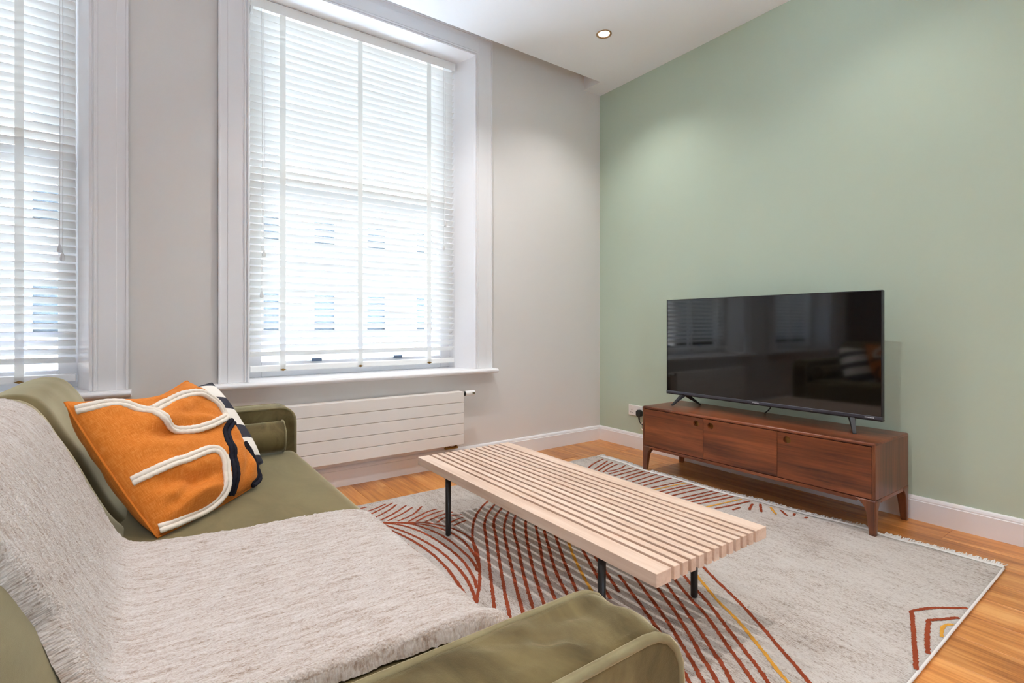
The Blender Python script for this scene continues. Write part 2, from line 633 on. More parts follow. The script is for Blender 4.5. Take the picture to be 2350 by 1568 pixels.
# ------------------------------------------------------------------ windows
def window(name, dx):
    w = setting(name, (-2.2225 + dx, 0.0, ZS))
    xa, xb = W1[0] + dx, W1[1] + dx
    # architrave: legs and head, three flat steps and a bead
    steps = ((0.0, 0.162, 0.018), (0.150, 0.162, 0.024), (0.031, 0.112, 0.0215), (0.013, 0.024, 0.027), (-0.005, 0.008, 0.031))
    for side in ('left', 'right'):
        b = BM()
        for p0, p1, d in steps:
            if side == 'left': box(b, xa - p1, xa - p0, -d, 0.0, 0.745, ZH + p1, 0.002, 1)
            else: box(b, xb + p0, xb + p1, -d, 0.0, 0.745, ZH + p1, 0.002, 1)
        obj('architrave', b, M['trim'], w)
    b = BM()
    for p0, p1, d in steps:
        box(b, xa - p0, xb + p0, -d, 0.0, ZH + p0, ZH + p1, 0.002, 1)
    obj('architrave_head', b, M['trim'], w)
    # splayed reveals and head lining
    il, ir = xa + 0.030, xb - 0.066
    il2, ir2 = xa + 0.045, xb - 0.085
    obj('reveal', prism(BM(), [(xa, 0.0), (il, 0.20), (il2, 0.34), (xa - 0.001, 0.34)], 'z', 0.745, ZH), M['trim'], w)
    obj('reveal', prism(BM(), [(xb, 0.0), (xb + 0.001, 0.34), (ir2, 0.34), (ir, 0.20)], 'z', 0.745, ZH), M['trim'], w)
    obj('reveal_head', bx(xa, xb, 0.0, 0.34, ZH - 0.004, ZH + 0.001), M['trim'], w)
    # sill board with a rounded nose
    prof = [(0.34, 0.712), (0.34, 0.745), (-0.078, 0.745), (-0.088, 0.7425), (-0.095, 0.7365), (-0.0975, 0.7285), (-0.095, 0.7205), (-0.088, 0.7145), (-0.078, 0.712)]
    b = BM()
    prism(b, prof[2:] , 'x', xa - 0.196, xb + 0.176, 0.004, 2)
    box(b, xa - 0.196, xb + 0.176, -0.0785, 0.0, 0.7122, 0.7448)
    box(b, xa, xb, 0.0, 0.34, 0.712, 0.745)
    obj('window_sill', b, M['trim'], w, smooth=False)
    # sash box behind the blind: two sliding sashes
    def sash(nm, za, zb, y0, y1, rail_t, rail_b, st):
        b = BM()
        box(b, il2 - 0.02, il2 + st, y0, y1, za, zb, 0.004, 1)
        box(b, ir2 - st, ir2 + 0.02, y0, y1, za, zb, 0.004, 1)
        box(b, il2 + st, ir2 - st, y0, y1, za, za + rail_b, 0.004, 1)
        box(b, il2 + st, ir2 - st, y0, y1, zb - rail_t, zb, 0.004, 1)
        o = obj(nm, b, M['trim'], w)
        obj('pane', bx(il2 + st - 0.006, ir2 - st + 0.006, (y0 + y1) / 2 - 0.002, (y0 + y1) / 2 + 0.002, za + rail_b - 0.006, zb - rail_t + 0.006), M['glass'], o)
        return o
    lo = sash('sash', 0.745, 2.03, 0.275, 0.312, 0.05, 0.10, 0.075)
    sash('sash', 1.98, ZH, 0.315, 0.35, 0.07, 0.05, 0.075)
    for fx in (0.29, 0.70):
        x = il2 + (ir2 - il2) * fx
        b = bx(x - 0.036, x + 0.036, 0.262, 0.275, 0.838, 0.860, 0.003, 1)
        obj('sash_lift', b, M['steel'], lo)
    return w
window('window_1', 0.0)
window('window_2', DX)

# ------------------------------------------------------------------ venetian blinds
YBL = 0.212
BX0, BX1 = -2.999, -1.481
TH = R(37)
def venetian(dx, label):
    t = thing('venetian_blind', (BX0 + dx + 0.759, YBL, 3.245), label, 'blind', 'white venetian blinds in the two windows')
    x0, x1 = BX0 + dx, BX1 + dx
    b = BM()
    box(b, x0, x1, 0.176, 0.184, 3.176, 3.243, 0.003, 2)
    box(b, x0 + 0.012, x1 - 0.012, 0.184, 0.245, 3.188, 3.238, 0.002, 1)
    obj('headrail', b, M['blind'], t)
    # one slat mesh, shared
    b = BM()
    rows = []
    hw = 0.0255
    n = 4
    top, bot = [], []
    for k in range(n + 1):
        s = -1 + 2 * k / n
        bow = 0.0022 * (1 - s * s)
        top.append((s * hw, bow + 0.0019))
        bot.append((s * hw, bow - 0.0019))
    ring = top + bot[::-1]
    c, sn = math.cos(TH), math.sin(TH)
    ring = [(y * c + z * sn, -y * sn + z * c) for y, z in ring]     # room edge up, outer edge down
    L = (x1 - x0) / 2 - 0.006
    prism(b, ring, 'x', -L, L)
    me = bpy.data.meshes.new('slat')
    b.to_mesh(me); b.free()
    me.materials.append(M['blind'])
    zs = []
    z = 3.150
    while z > 0.872:
        zs.append(z); z -= 0.0468
    for i, z in enumerate(zs):
        o = link(bpy.data.objects.new('slat', me))
        o.parent = t
        o.location = (0.0, 0.0, z - 3.245)
        o.rotation_euler = (R(random.uniform(-1.2, 1.2)), R(random.uniform(-0.06, 0.06)), 0)
    rb = obj('bottom_rail', bx(x0 + 0.004, x1 - 0.004, YBL - 0.026, YBL + 0.026, 0.786, 0.826, 0.006, 2), M['blind'], t)
    for tx in (-2.797, -2.268, -1.713):
        x = tx + dx
        b = BM()
        w = 0.018
        yf = YBL - hw * c - 0.0025
        yb2 = YBL + hw * c + 0.0015
        # front band runs down the room edges and folds under the bottom rail
        path = [(yf, 3.19), (yf, 1.2), (yf - 0.001, 0.95), (YBL - 0.0285, 0.83), (YBL - 0.0285, 0.79)]
        rows = []
        for y, z in path:
            rows.append([(x - w, y, z), (x + w, y, z)])
        grid(b, rows)
        rows = [[(x - w, y + 0.0006, z), (x + w, y + 0.0006, z)] for y, z in path]
        grid(b, rows)
        obj('ladder_tape', b, M['tape'], t)
        b = BM()
        grid(b, [[(x - w, yb2, 3.19), (x + w, yb2, 3.19)], [(x - w, yb2, 0.83), (x + w, yb2, 0.83)]])
        obj('ladder_tape', b, M['tape'], t)
        # small brass diamond where the tape ends
        b = prism(BM(), [(x - 0.021, 0.795), (x, 0.787), (x + 0.021, 0.795), (x, 0.803)], 'y', YBL - 0.0315, YBL - 0.0262, 0.001, 1)
        obj('tape_clip', b, M['brass'], rb)
    def cord(x, y, z0, tas):
        b = BM()
        tube(b, [(x, y, 3.18), (x + 0.002, y - 0.001, (3.18 + z0) / 2), (x, y, z0)], 0.0016, 6)
        o = obj('pull_cord', b, M['cord'], t)
        b = lathe(BM(), [(0.0, 0.003), (0.006, 0.006), (0.022, 0.0105), (0.034, 0.012), (0.042, 0.010), (0.046, 0.004)], (x, y, z0 + 0.004), (0, 0, -1), 12)
        obj('tassel', b, M['cord'], o, smooth=True)
    yc = 0.168
    if dx == 0.0:
        cord(-2.916, yc, 1.585, 1)
        cord(-2.930, yc, 1.315, 1)
        cord(-1.580, yc, 1.93, 1)
        cord(-1.592, yc, 1.74, 1)
    else:
        cord(-3.928, yc, 1.53, 1)
        cord(-3.916, yc, 1.485, 1)
    # little side bracket below the headrail
    obj('bracket', bx(x0 + 0.004, x0 + 0.02, 0.176, 0.24, 3.14, 3.18, 0.002, 1), M['blind'], t)
    return t
venetian(0.0, 'white wooden venetian blind in the window above the radiator, the one seen whole')
venetian(DX, 'white wooden venetian blind behind the sofa, cut off by the left edge of the photo')

# ------------------------------------------------------------------ outside: the street and the house opposite
struct('street', bx(-16, 16, 0.6, 9.0, -3.9, -3.6), M['asphalt'])
bl = thing('building', (0, 9.0, -3.6), 'pale brick building across the street, seen in strips between the blind slats', 'building')
b = BM()
wx = [(-7.9, -7.2), (-6.6, -5.95), (-5.3, -4.7), (-4.0, -3.4), (-2.73, -2.1), (-1.5, -1.05), (-0.41, 0.2), (0.86, 1.47), (2.2, 2.8), (3.5, 4.1)]
wz = [(-2.4, -0.6), (0.86, 1.95), (2.9, 3.62), (4.6, 5.3), (6.3, 7.0)]
xs = sorted({-14.0, 12.0} | {v for p in wx for v in p})
zs_ = sorted({-3.6, 7.6} | {v for p in wz for v in p})
for xa, xb in zip(xs, xs[1:]):
    for za, zb in zip(zs_, zs_[1:]):
        if (xa, xb) in wx and (za, zb) in wz: continue
        box(b, xa, xb, 9.0, 9.3, za, zb)
bmesh.ops.remove_doubles(b, verts=b.verts, dist=1e-4)
obj('brick_front', b, M['brick'], bl)
obj('cornice', bx(-14, 12, 8.8, 9.3, 7.6, 7.9, 0.02, 1), M['stucco'], bl)
obj('string_course', bx(-14, 12, 8.93, 9.0, 2.28, 2.46), M['stucco'], bl)
for xa, xb in wx:
    for za, zb in wz[1:4]:
        b = BM()
        s = 0.05
        box(b, xa - 0.06, xa + s, 8.96, 9.2, za - 0.06, zb + 0.06)
        box(b, xb - s, xb + 0.06, 8.96, 9.2, za - 0.06, zb + 0.06)
        box(b, xa + s, xb - s, 8.96, 9.2, za - 0.06, za + s)
        box(b, xa + s, xb - s, 8.96, 9.2, zb - s, zb + 0.06)
        f = obj('window_frame', b, M['stucco'], bl)
        obj('pane', bx(xa + s, xb - s, 9.1, 9.12, za + s, zb - s), M['far_glass'], f)
struct('trim_1', bx(-3.9, -1.2, 0.37, 0.52, 0.70, 0.80, 0.01, 1), M['slate'])
struct('trim_2', bx(-3.3 + DX, -1.2 + DX, 0.37, 0.52, 0.70, 0.80, 0.01, 1), M['slate'])

# ------------------------------------------------------------------ ceiling downlights
def downlight(x, y, label, k=1.0):
    t = thing('downlight', (x, y, CEIL), label, 'downlight', 'recessed downlights in the ceiling')
    b = lathe(BM(), [(-0.002, 0.058), (0.004, 0.0575), (0.0065, 0.054), (0.006, 0.049), (0.001, 0.0405), (-0.002, 0.040)], (x, y, CEIL), (0, 0, -1), 40)
    obj('trim_ring', b, M['bronze'], t, smooth=True)
    b = lathe(BM(), [(-0.002, 0.041), (0.0012, 0.040), (0.0016, 0.02), (0.0017, 0.0)], (x, y, CEIL), (0, 0, -1), 28)
    obj('lamp', b, M['glow'], t, smooth=True)
    ld = bpy.data.lights.new('downlight_beam', 'SPOT')
    ld.energy = DOWNLIGHT_W * k
    ld.color = DOWNLIGHT_COL
    ld.spot_size = R(124)
    ld.spot_blend = 1.0
    ld.shadow_soft_size = 0.006
    lo = link(bpy.data.objects.new('downlight_beam', ld))
    lo.parent = t
    lo.location = (0, 0, -0.009)
for i, y in enumerate(DLY):
    for j, x in enumerate(DLX):
        if i == 0 and j > 1: continue
        if (i, j) == (0, 0):
            downlight(x, y, 'lit round downlight in the ceiling near the green wall, the only one in view', 1.05)
        else:
            downlight(x, y, 'lit round downlight in the ceiling outside the picture', 1.9 if i == 0 else (0.6 if j == 0 else 1.0))

# ------------------------------------------------------------------ sofa
SX0, SX1 = -4.08, -2.937
AF0, AF1 = -0.660, -0.804        # far arm: outer, inner face
AN0, AN1 = -3.075, -2.936        # near arm: outer, inner face
ATOP = 0.690
SEAT = 0.488
sofa = thing('sofa', (-3.5, -1.87, 0.0), 'olive green velvet sofa with slim piped arms, standing in front of the windows', 'sofa')

def arm_outline(inset=0.0, n=10, r=0.07):
    """side view of an arm in (x, z): up the back, along the top, round the front corner, down"""
    x0, x1, z0, z1 = SX0 + inset, SX1 - inset, 0.13 + inset, ATOP - inset
    pts = [(x0, z0), (x0, 0.4), (x0, z1 - r)]
    rr = max(0.012, r - inset)
    for k in range(1, n + 1):
        a = math.pi - (math.pi / 2) * k / n
        pts.append((x0 + rr + rr * math.cos(a), z1 - rr + rr * math.sin(a)))
    m = 60
    for k in range(1, m):
        pts.append((x0 + rr + (x1 - x0 - 2 * rr) * k / m, z1))
    for k in range(0, n + 1):
        a = math.pi / 2 - (math.pi / 2) * k / n
        pts.append((x1 - rr + rr * math.cos(a), z1 - rr + rr * math.sin(a)))
    for k in range(1, 8):
        pts.append((x1, (z1 - rr) + (z0 - z1 + rr) * k / 7))
    return pts

def arm(y_in, y_out, wrinkle):
    b = BM()
    ys = []
    m = 14
    for k in range(m + 1):
        ys.append(k / m)
    rows = []
    for s in ys:
        e = min(s, 1 - s)
        inset = 0.006 * (1 - min(1, e / 0.06)) ** 2
        crown = 0.007 * (1 - (2 * s - 1) ** 2)
        y = y_in + (y_out - y_in) * s
        row = []
        base_pts = arm_outline(inset)
        for i, (x, z) in enumerate(base_pts):
            xi, zi = x, z
            if i > 0:
                cx, cz = (SX0 + SX1) / 2, 0.35
                nx = 0.0
                nz = 0.0
                if z > ATOP - 0.075: nz = 1.0
                if x > SX1 - 0.07: nx = 1.0; nz *= max(0, 1 - (x - (SX1 - 0.07)) / 0.07)
                d = crown
                if wrinkle:
                    q = Vector((x * 9.0 + (s - 0.5) * 1.5, s * 1.6, 3.1))
                    wv = noise.noise(q)
                    wv2 = noise.noise(Vector((x * 22.0 - s * 3, s * 2.5, 9.0)))
                    q3 = Vector(((x + 0.35 * s * 0.14) * 30.0, s * 1.3 + x * 2.0, 5.5))
                    amp = 0.35 + 0.65 * max(0.0, min(1.0, (x + 3.45) / 0.35))
                    d += (0.014 * wv + 0.007 * wv2 + 0.009 * amp * noise.noise(q3)) * min(1, e / 0.26) ** 1.3
                zi += d * nz
                xi += d * nx * 0.6
            row.append((xi, y, zi))
        rows.append(row)
    V = grid(b, rows)
    b.faces.new(V[0][::-1])
    b.faces.new(V[-1])
    bmesh.ops.recalc_face_normals(b, faces=b.faces)
    o = obj('arm', b, M['velvet_arm'], sofa)
    for f in o.data.polygons: f.use_smooth = len(f.vertices) == 4
    out = arm_outline(0.0)
    for y in (y_in, y_out):
        d = -0.001 if y == y_in else 0.001
        sg = 1 if y_in > y_out else -1
        yy = y - sg * 0.0035 if y == y_in else y + sg * 0.0035
        b = tube(BM(), [(x, yy, z - 0.002) for x, z in resample2(out[2:], 0.023)], 0.0068, 8)
        obj('piping', b, M['velvet_pipe'], o, smooth=True)
    return o

def resample2(pts, step):
    return [(p.x, p.y) for p in resample([Vector((a, c, 0)) for a, c in pts], step)]

arm(AF1, AF0, False)
arm(AN1, AN0, True)

# seat: one long upholstered bench with a rounded front
b = BM()
def seat_rows():
    prof = []
    prof.append((SX0 + 0.12, 0.22))
    prof.append((SX0 + 0.12, 0.46))
    x = -3.9
    while x < -3.0:
        prof.append((x, SEAT + 0.004 * math.sin((x + 3.9) / 0.9 * math.pi))); x += 0.06
    r = 0.055
    xf = SX1 + 0.004
    for k in range(9):
        a = math.pi / 2 * (1 - k / 8)
        prof.append((xf - r + r * math.cos(a), SEAT - r + r * math.sin(a)))
    prof += [(xf, 0.36), (xf, 0.30), (xf - 0.004, 0.215)]
    return prof
prof = seat_rows()
rows = []
ya, yb = AF1 - 0.001, AN1 + 0.001
N = 40
for k in range(N + 1):
    s = k / N
    y = ya + (yb - ya) * s
    e = min(s, 1 - s) * abs(yb - ya)
    ins = 0.03 * max(0, 1 - e / 0.03) ** 2
    rows.append([(min(x, SX1 - ins * 0.7) if z > 0.25 else x, y, z - (ins if z > 0.3 else 0)) for x, z in prof])
V = grid(b, rows)
b.faces.new(V[0][::-1]); b.faces.new(V[-1])
bmesh.ops.recalc_face_normals(b, faces=b.faces)
o = obj('seat_cushion', b, M['velvet'], sofa)
for f in o.data.polygons: f.use_smooth = len(f.vertices) == 4
b = bx(SX0 + 0.02, SX1 - 0.005, AN1, AF1, 0.13, 0.222, 0.008, 2)
obj('base_rail', b, M['velvet'], sofa)
for x in (-3.02, -3.98):
    for y in (-0.73, -3.0):
        z0 = 0.0155 if x > -3.3 else 0.0
        b = lathe(BM(), [(0.0, 0.030), (0.01, 0.018), (0.135 - z0, 0.026)], (x, y, z0), (0, 0, 1), 14)
        obj('leg', b, M['black_metal'], sofa, smooth=False)

# back: three cushions side by side, one profile
BACK = [(-3.575, 0.470), (-3.592, 0.487), (-3.628, 0.535), (-3.668, 0.622), (-3.709, 0.722), (-3.745, 0.795), (-3.772, 0.845), (-3.805, 0.883),
        (-3.845, 0.897), (-3.89, 0.893), (-3.945, 0.868), (-4.000, 0.831), (-4.05, 0.78), (-4.075, 0.70), (-4.08, 0.55), (-4.08, 0.36),
        (-4.06, 0.23), (-3.9, 0.225), (-3.72, 0.30), (-3.60, 0.42)]
def back_cushion(y0, y1, label=None):
    cx = sum(p[0] for p in BACK) / len(BACK)
    cz = sum(p[1] for p in BACK) / len(BACK)
    P = []
    n = len(BACK)
    for i in range(n):                       # Catmull-Rom refinement of the outline
        p0, p1, p2, p3 = (Vector(BACK[(i + k - 1) % n]) for k in range(4))
        for s in (0.0, 0.25, 0.5, 0.75):
            P.append(0.5 * ((2 * p1) + (-p0 + p2) * s + (2 * p0 - 5 * p1 + 4 * p2 - p3) * s * s + (-p0 + 3 * p1 - 3 * p2 + p3) * s ** 3))
    L = abs(y1 - y0)
    ts = [0, 0.004, 0.010, 0.020, 0.034, 0.052, 0.08, 0.12]
    ts = ts + [0.12 + (L - 0.24) * k / 10 for k in range(1, 10)] + [L - q for q in ts[::-1]]
    rows = []
    for q in ts:
        e = min(q, L - q)
        ins = 0.034 * max(0.0, 1 - e / 0.055) ** 2.2
        belly = 0.010 * math.sin(math.pi * q / L)
        y = y0 + (y1 - y0) * q / L
        row = []
        for p in P:
            v = Vector((p.x - cx, p.y - cz))
            ln = v.length
            front = max(0.0, 1 - abs(p.y - 0.66) / 0.24) if p.x > -3.8 else 0.0
            f = (ln - ins) / ln
            wr = 0.0035 * noise.noise(Vector((p.x * 6, y * 5, p.y * 7)))
            row.append((cx + v.x * f + belly * front + wr, y, cz + v.y * f + wr))
        rows.append(row)
    b = BM()
    V = grid(b, rows, closed_u=True)
    b.faces.new(V[0]); b.faces.new(V[-1][::-1])
    bmesh.ops.recalc_face_normals(b, faces=b.faces)
    o = obj('back_cushion', b, M['velvet'], sofa)
    for f in o.data.polygons: f.use_smooth = len(f.vertices) == 4
    return o
back_cushion(-0.806, -1.545)
back_cushion(-1.549, -2.238)
back_cushion(-2.242, -2.934)

# ------------------------------------------------------------------ throw laid over the back and the seat
path = [(-4.09, 0.56), (-4.085, 0.70), (-4.058, 0.785), (-4.004, 0.838), (-3.948, 0.876), (-3.89, 0.902), (-3.845, 0.906), (-3.800, 0.892), (-3.764, 0.852),
        (-3.736, 0.800), (-3.700, 0.726), (-3.659, 0.626), (-3.622, 0.548), (-3.594, 0.512), (-3.555, 0.500), (-3.45, 0.4985), (-3.2, 0.499), (-3.02, 0.496),
        (-2.965, 0.485), (-2.937, 0.462), (-2.924, 0.425), (-2.921, 0.36), (-2.921, 0.20)]
pth = smooth_path([(x, z, 0) for x, z in path], 0.0055, 3)
tn = []
for i in range(len(pth)):
    a, c = pth[max(0, i - 2)], pth[min(len(pth) - 1, i + 2)]
    d = (c - a).normalized()
    tn.append(Vector((-d.y, d.x, 0)))
ULEN = 0.0055 * len(pth)
def lerp_tab(u, tab):
    for (a, va), (c, vc) in zip(tab, tab[1:]):
        if u <= c: return va + (vc - va) * (u - a) / (c - a)
    return tab[-1][1]
farT = [(0.0, -1.69), (0.32, -1.70), (0.85, -1.745), (1.0, -1.80), (1.25, -1.845), (1.55, -1.86), (1.70, -1.915), (2.3, -1.96)]
nearT = [(0.0, -2.56), (0.45, -2.56), (0.62, -2.53), (0.80, -2.49), (0.95, -2.56), (1.10, -2.635), (1.6, -2.655), (2.3, -2.70)]
NV = 150
rows, uvr = [], []
for i, (p, nn) in enumerate(zip(pth, tn)):
    u = i * 0.0055
    yf = lerp_tab(u, farT) + 0.004 * noise.noise(Vector((u * 30, 0, 0)))
    yn = lerp_tab(u, nearT) + 0.005 * noise.noise(Vector((u * 24, 7, 0)))
    row, ur = [], []
    for j in range(NV + 1):
        s = j / NV
        y = yf + (yn - yf) * s
        w = abs(yn - yf)
        df, dn = s * w, (1 - s) * w
        lift = 0.012
        if df < 0.012: lift = -0.003 + 0.015 * math.sqrt(max(0, 1 - (1 - df / 0.012) ** 2))
        if dn < 0.055:                       # folded, rounded near hem
            lift = 0.012 + 0.017 * math.sin(min(1.0, (0.055 - dn) / 0.030) * math.pi / 2)
            if dn < 0.022: lift = -0.004 + 0.033 * math.sqrt(max(0, 1 - (1 - dn / 0.022) ** 2))
        bx_ = 0.0028 * noise.noise(Vector((u * 95, y * 95, 0))) + 0.0022 * noise.noise(Vector((u * 210, y * 210, 4)))
        bx_ += 0.004 * noise.noise(Vector((u * 4, y * 9, 2)))
        q = p + nn * (lift + bx_)
        row.append((q.x, y, q.y)); ur.append((u, y))
    rows.append(row); uvr.append(ur)
b = BM()
grid(b, rows, uv=uvr)
bmesh.ops.recalc_face_normals(b, faces=b.faces)
o = obj('throw_blanket', b, M['boucle'], smooth=True, loc=(-3.45, -2.2, 0.49))
tag(o, 'cream boucle throw blanket spread over the back and seat of the green sofa', 'blanket')

# ------------------------------------------------------------------ bolster against the far arm
YB_, ZB_, RB_ = -0.882, SEAT + 0.0785, 0.072
t = thing('bolster_cushion', (-3.3, YB_, SEAT + 0.004), 'olive velvet bolster cushion lying along the far arm of the sofa', 'cushion')
prof_b = [(0.0, 0.001), (0.0, 0.03), (0.001, 0.056), (0.004, 0.066), (0.010, 0.071), (0.02, 0.072), (0.56, 0.072), (0.57, 0.071), (0.576, 0.066), (0.579, 0.056), (0.58, 0.03), (0.58, 0.001)]
b = lathe(BM(), prof_b, (-3.003, YB_, ZB_), (-1, 0, 0), 36)
obj('cover', b, M['velvet_arm'], t, smooth=True)
for xx in (-3.012, -3.574):
    ring = [(xx, YB_ + 0.0725 * math.cos(2 * math.pi * k / 40), ZB_ + 0.0725 * math.sin(2 * math.pi * k / 40)) for k in range(40)]
    obj('piping', tube(BM(), ring, 0.0042, 6, closed=True), M['velvet_pipe'], t, smooth=True)

# ------------------------------------------------------------------ scatter cushions
def cushion_surface(S2, T, bulge=(0.0, 0.0, 0.0, 0.0), chop=0.0, wr=0.0, seed=0.0, dents=()):
    """returns f(u, v, side) in cushion axes; bulge = left, right, bottom, top edge bow as share of S2"""
    bl, br, bb, bt = bulge
    def f(u, v, side):
        eu, ev = 1 - v * v, 1 - u * u
        x = S2 * (u + (br * eu * max(0, u) - bl * eu * max(0, -u)))
        y = S2 * (v + (bt * ev * max(0, v) - bb * ev * max(0, -v)))
        y -= S2 * chop * (1 - u * u) ** 1.3 * max(0.0, v) ** 2
        h = T * ((1 - u ** 4) * (1 - v ** 4)) ** 0.6 if abs(u) < 1 and abs(v) < 1 else 0.0
        e = min(1.0, (1 - max(abs(u), abs(v))) / 0.25)
        if wr:
            h += wr * e * (noise.noise(Vector((u * 1.7 + v * 1.2 + seed, v * 3.4 - u * 1.0, side))) + 0.5 * noise.noise(Vector((u * 4.0, v * 6.0 + u * 2.5, seed + side * 3))))
        if dents and side > 0:
            for (ua, va, ub, vb, wd, am) in dents:
                d = Vector((ub - ua, vb - va)); L2 = d.length_squared
                q = max(-0.3, min(1.3, ((u - ua) * d.x + (v - va) * d.y) / L2))
                off = ((u - ua) * d.y - (v - va) * d.x) / math.sqrt(L2)
                fade = max(0.0, 1 - abs(q - 0.5) / 0.8)
                h -= am * e * fade * (math.exp(-(off / wd) ** 2) - 0.6 * math.exp(-((off - 2.0 * wd) / wd) ** 2))
        return Vector((x, y, side * h))
    return f

def make_cushion(name, label, c, Rm, f, mat, seam_r, group):
    base = Vector(c)
    t = thing(name, base, label, 'cushion', group)
    b = BM()
    n = 56
    lay_rows = []
    for side in (1, -1):
        rows, uvs = [], []
        for i in range(n + 1):
            r_, q_ = [], []
            for j in range(n + 1):
                a = -math.cos(math.pi * j / n); e = -math.cos(math.pi * i / n)
                a = 0.55 * a + 0.45 * (-1 + 2 * j / n); e = 0.55 * e + 0.45 * (-1 + 2 * i / n)
                r_.append(base + Rm @ f(a, e, side)); q_.append((a * 0.25, e * 0.25))
            rows.append(r_); uvs.append(q_)
        if side == 1:
            b1 = b
            grid(b1, rows, uv=uvs)
        else:
            V = [[b.verts.new(p) for p in r] for r in rows]
            lay = b.loops.layers.uv.verify()
            for i in range(n):
                for j in range(n):
                    fc = b.faces.new((V[i][j], V[i + 1][j], V[i + 1][j + 1], V[i][j + 1]))
                    fc.smooth = True
                    for lp, (p, q) in zip(fc.loops, ((i, j), (i + 1, j), (i + 1, j + 1), (i, j + 1))):
                        lp[lay].uv = uvs[p][q]
    bmesh.ops.remove_doubles(b, verts=b.verts, dist=2e-4)
    obj('cover', b, mat, t)
    if seam_r:
        pts = []
        m = 60
        for (a0, b0), (a1, b1) in (((-1, -1), (1, -1)), ((1, -1), (1, 1)), ((1, 1), (-1, 1)), ((-1, 1), (-1, -1))):
            for k in range(m):
                s = k / m
                pts.append(base + Rm @ f(a0 + (a1 - a0) * s, b0 + (b1 - b0) * s, 1))
        obj('seam', tube(BM(), pts, seam_r, 6, closed=True), mat, t, smooth=True)
    return t

RO = Matrix(((0.66805, -0.45794, 0.58652), (0.74385, 0.38966, -0.54301), (0.02013, 0.79904, 0.60095)))
CO = Vector((-3.4653, -1.4766, 0.6894))
fo = cushion_surface(0.2375, 0.095, (0.03, 0.10, 0.03, 0.0), 0.20, 0.018, 1.3,
    dents=((-0.95, 0.30, 0.30, -0.05, 0.10, 0.016), (-0.85, -0.42, 0.05, -0.72, 0.09, 0.027), (-0.9, -0.75, -0.2, -0.62, 0.07, 0.019), (0.45, -0.95, 0.78, -0.45, 0.08, 0.012), (-0.1, 0.40, 0.55, 0.22, 0.06, 0.013)))
oc = make_cushion('scatter_cushion', 'orange woven cushion with cream and navy rope trim leaning on the sofa back', CO, RO, fo, M['linen'], 0.0035, None)

def rope(uv_pts, mat, r=0.0078, name='rope_trim'):
    cl = smooth_path([(u, v, 0) for u, v in uv_pts], 0.012, 3)
    P, Nn, Sd = [], [], []
    def P3(u, v):
        u = max(-0.985, min(0.985, u)); v = max(-0.985, min(0.985, v))
        return CO + RO @ fo(u, v, 1)
    pts = [P3(q.x, q.y) for q in cl]
    pts = [p for i, p in enumerate(pts) if i == 0 or (p - pts[i - 1]).length > 1e-4]
    pts = resample(pts, 0.0032)
    nz = RO @ Vector((0, 0, 1))
    L, Rr = [], []
    for i, p in enumerate(pts):
        d = (pts[min(i + 1, len(pts) - 1)] - pts[max(i - 1, 0)]).normalized()
        s = nz.cross(d).normalized()
        up = d.cross(s) * -1
        up = nz if up.dot(nz) < 0 else up
        j = 0.0006 * noise.noise(p * 90)
        L.append(p + s * (r * 0.92 + j) + nz * r * 0.45)
        Rr.append(p - s * (r * 0.92 + j) + nz * r * 0.45)
    b = BM()
    tube(b, L, r, 10, twist=330.0, lobes=2, amp=0.07)
    tube(b, Rr, r, 10, twist=-330.0, lobes=2, amp=0.07)
    obj(name, b, mat, oc, smooth=True)

rope([(-0.985, 0.845), (-0.9, 0.823), (-0.79, 0.817), (-0.675, 0.776), (-0.558, 0.694), (-0.46, 0.608), (-0.394, 0.516), (-0.386, 0.388), (-0.346, 0.267), (-0.245, 0.162),
      (-0.112, 0.092), (0.042, 0.038), (0.242, 0.029), (0.521, 0.049), (0.78, 0.11), (0.86, 0.18), (0.85, 0.27), (0.80, 0.392), (0.691, 0.51), (0.537, 0.615), (0.363, 0.688),
      (0.162, 0.688), (-0.089, 0.623), (-0.313, 0.54), (-0.36, 0.52)], M['rope_cream'])
rope([(-0.964, -0.273), (-0.852, -0.293), (-0.634, -0.299), (-0.341, -0.311), (-0.101, -0.308), (0.03, -0.315), (0.11, -0.345), (0.15, -0.42), (0.158, -0.521), (0.11, -0.681), (0.058, -0.82),
      (0.0, -0.90), (-0.107, -0.955), (-0.344, -0.975), (-0.632, -0.962), (-0.878, -0.95), (-0.975, -0.925)], M['rope_cream'])
rope([(0.98, -0.02), (0.80, 0.0), (0.60, -0.06), (0.44, -0.20), (0.335, -0.45), (0.25, -0.70), (0.18, -0.96)], M['rope_navy'])
rope([(0.80, -0.40), (0.90, -0.52), (0.965, -0.66), (0.975, -0.80), (0.96, -0.93), (0.86, -0.97), (0.72, -0.975)], M['rope_navy'])

# black and white cushion half hidden behind it
TR2 = Vector((-3.3158, -0.985, 0.8370)); BR2 = Vector((-3.150, -1.135, 0.5))
TR2 = Vector((-3.3258, -0.99, 0.8370))
e2 = (TR2 - BR2).normalized()
n0 = Vector((0.50, -0.66, 0.56))
e1 = e2.cross(n0).normalized()
if e1.x < 0: e1 = -e1
n2 = e1.cross(e2).normalized()
RP = Matrix((e1, e2, n2)).transposed()
S2 = (TR2 - BR2).length / 2
CP = (TR2 + BR2) / 2 - e1 * (S2 - 0.022) + e2 * 0.010
fp = cushion_surface(S2, 0.062, (0.03, 0.07, 0.02, 0.02), 0.03, 0.005, 4.0)
make_cushion('scatter_cushion', 'black and white printed cushion tucked behind the orange cushion', CP, RP, fp, M['print'], 0.003, None)

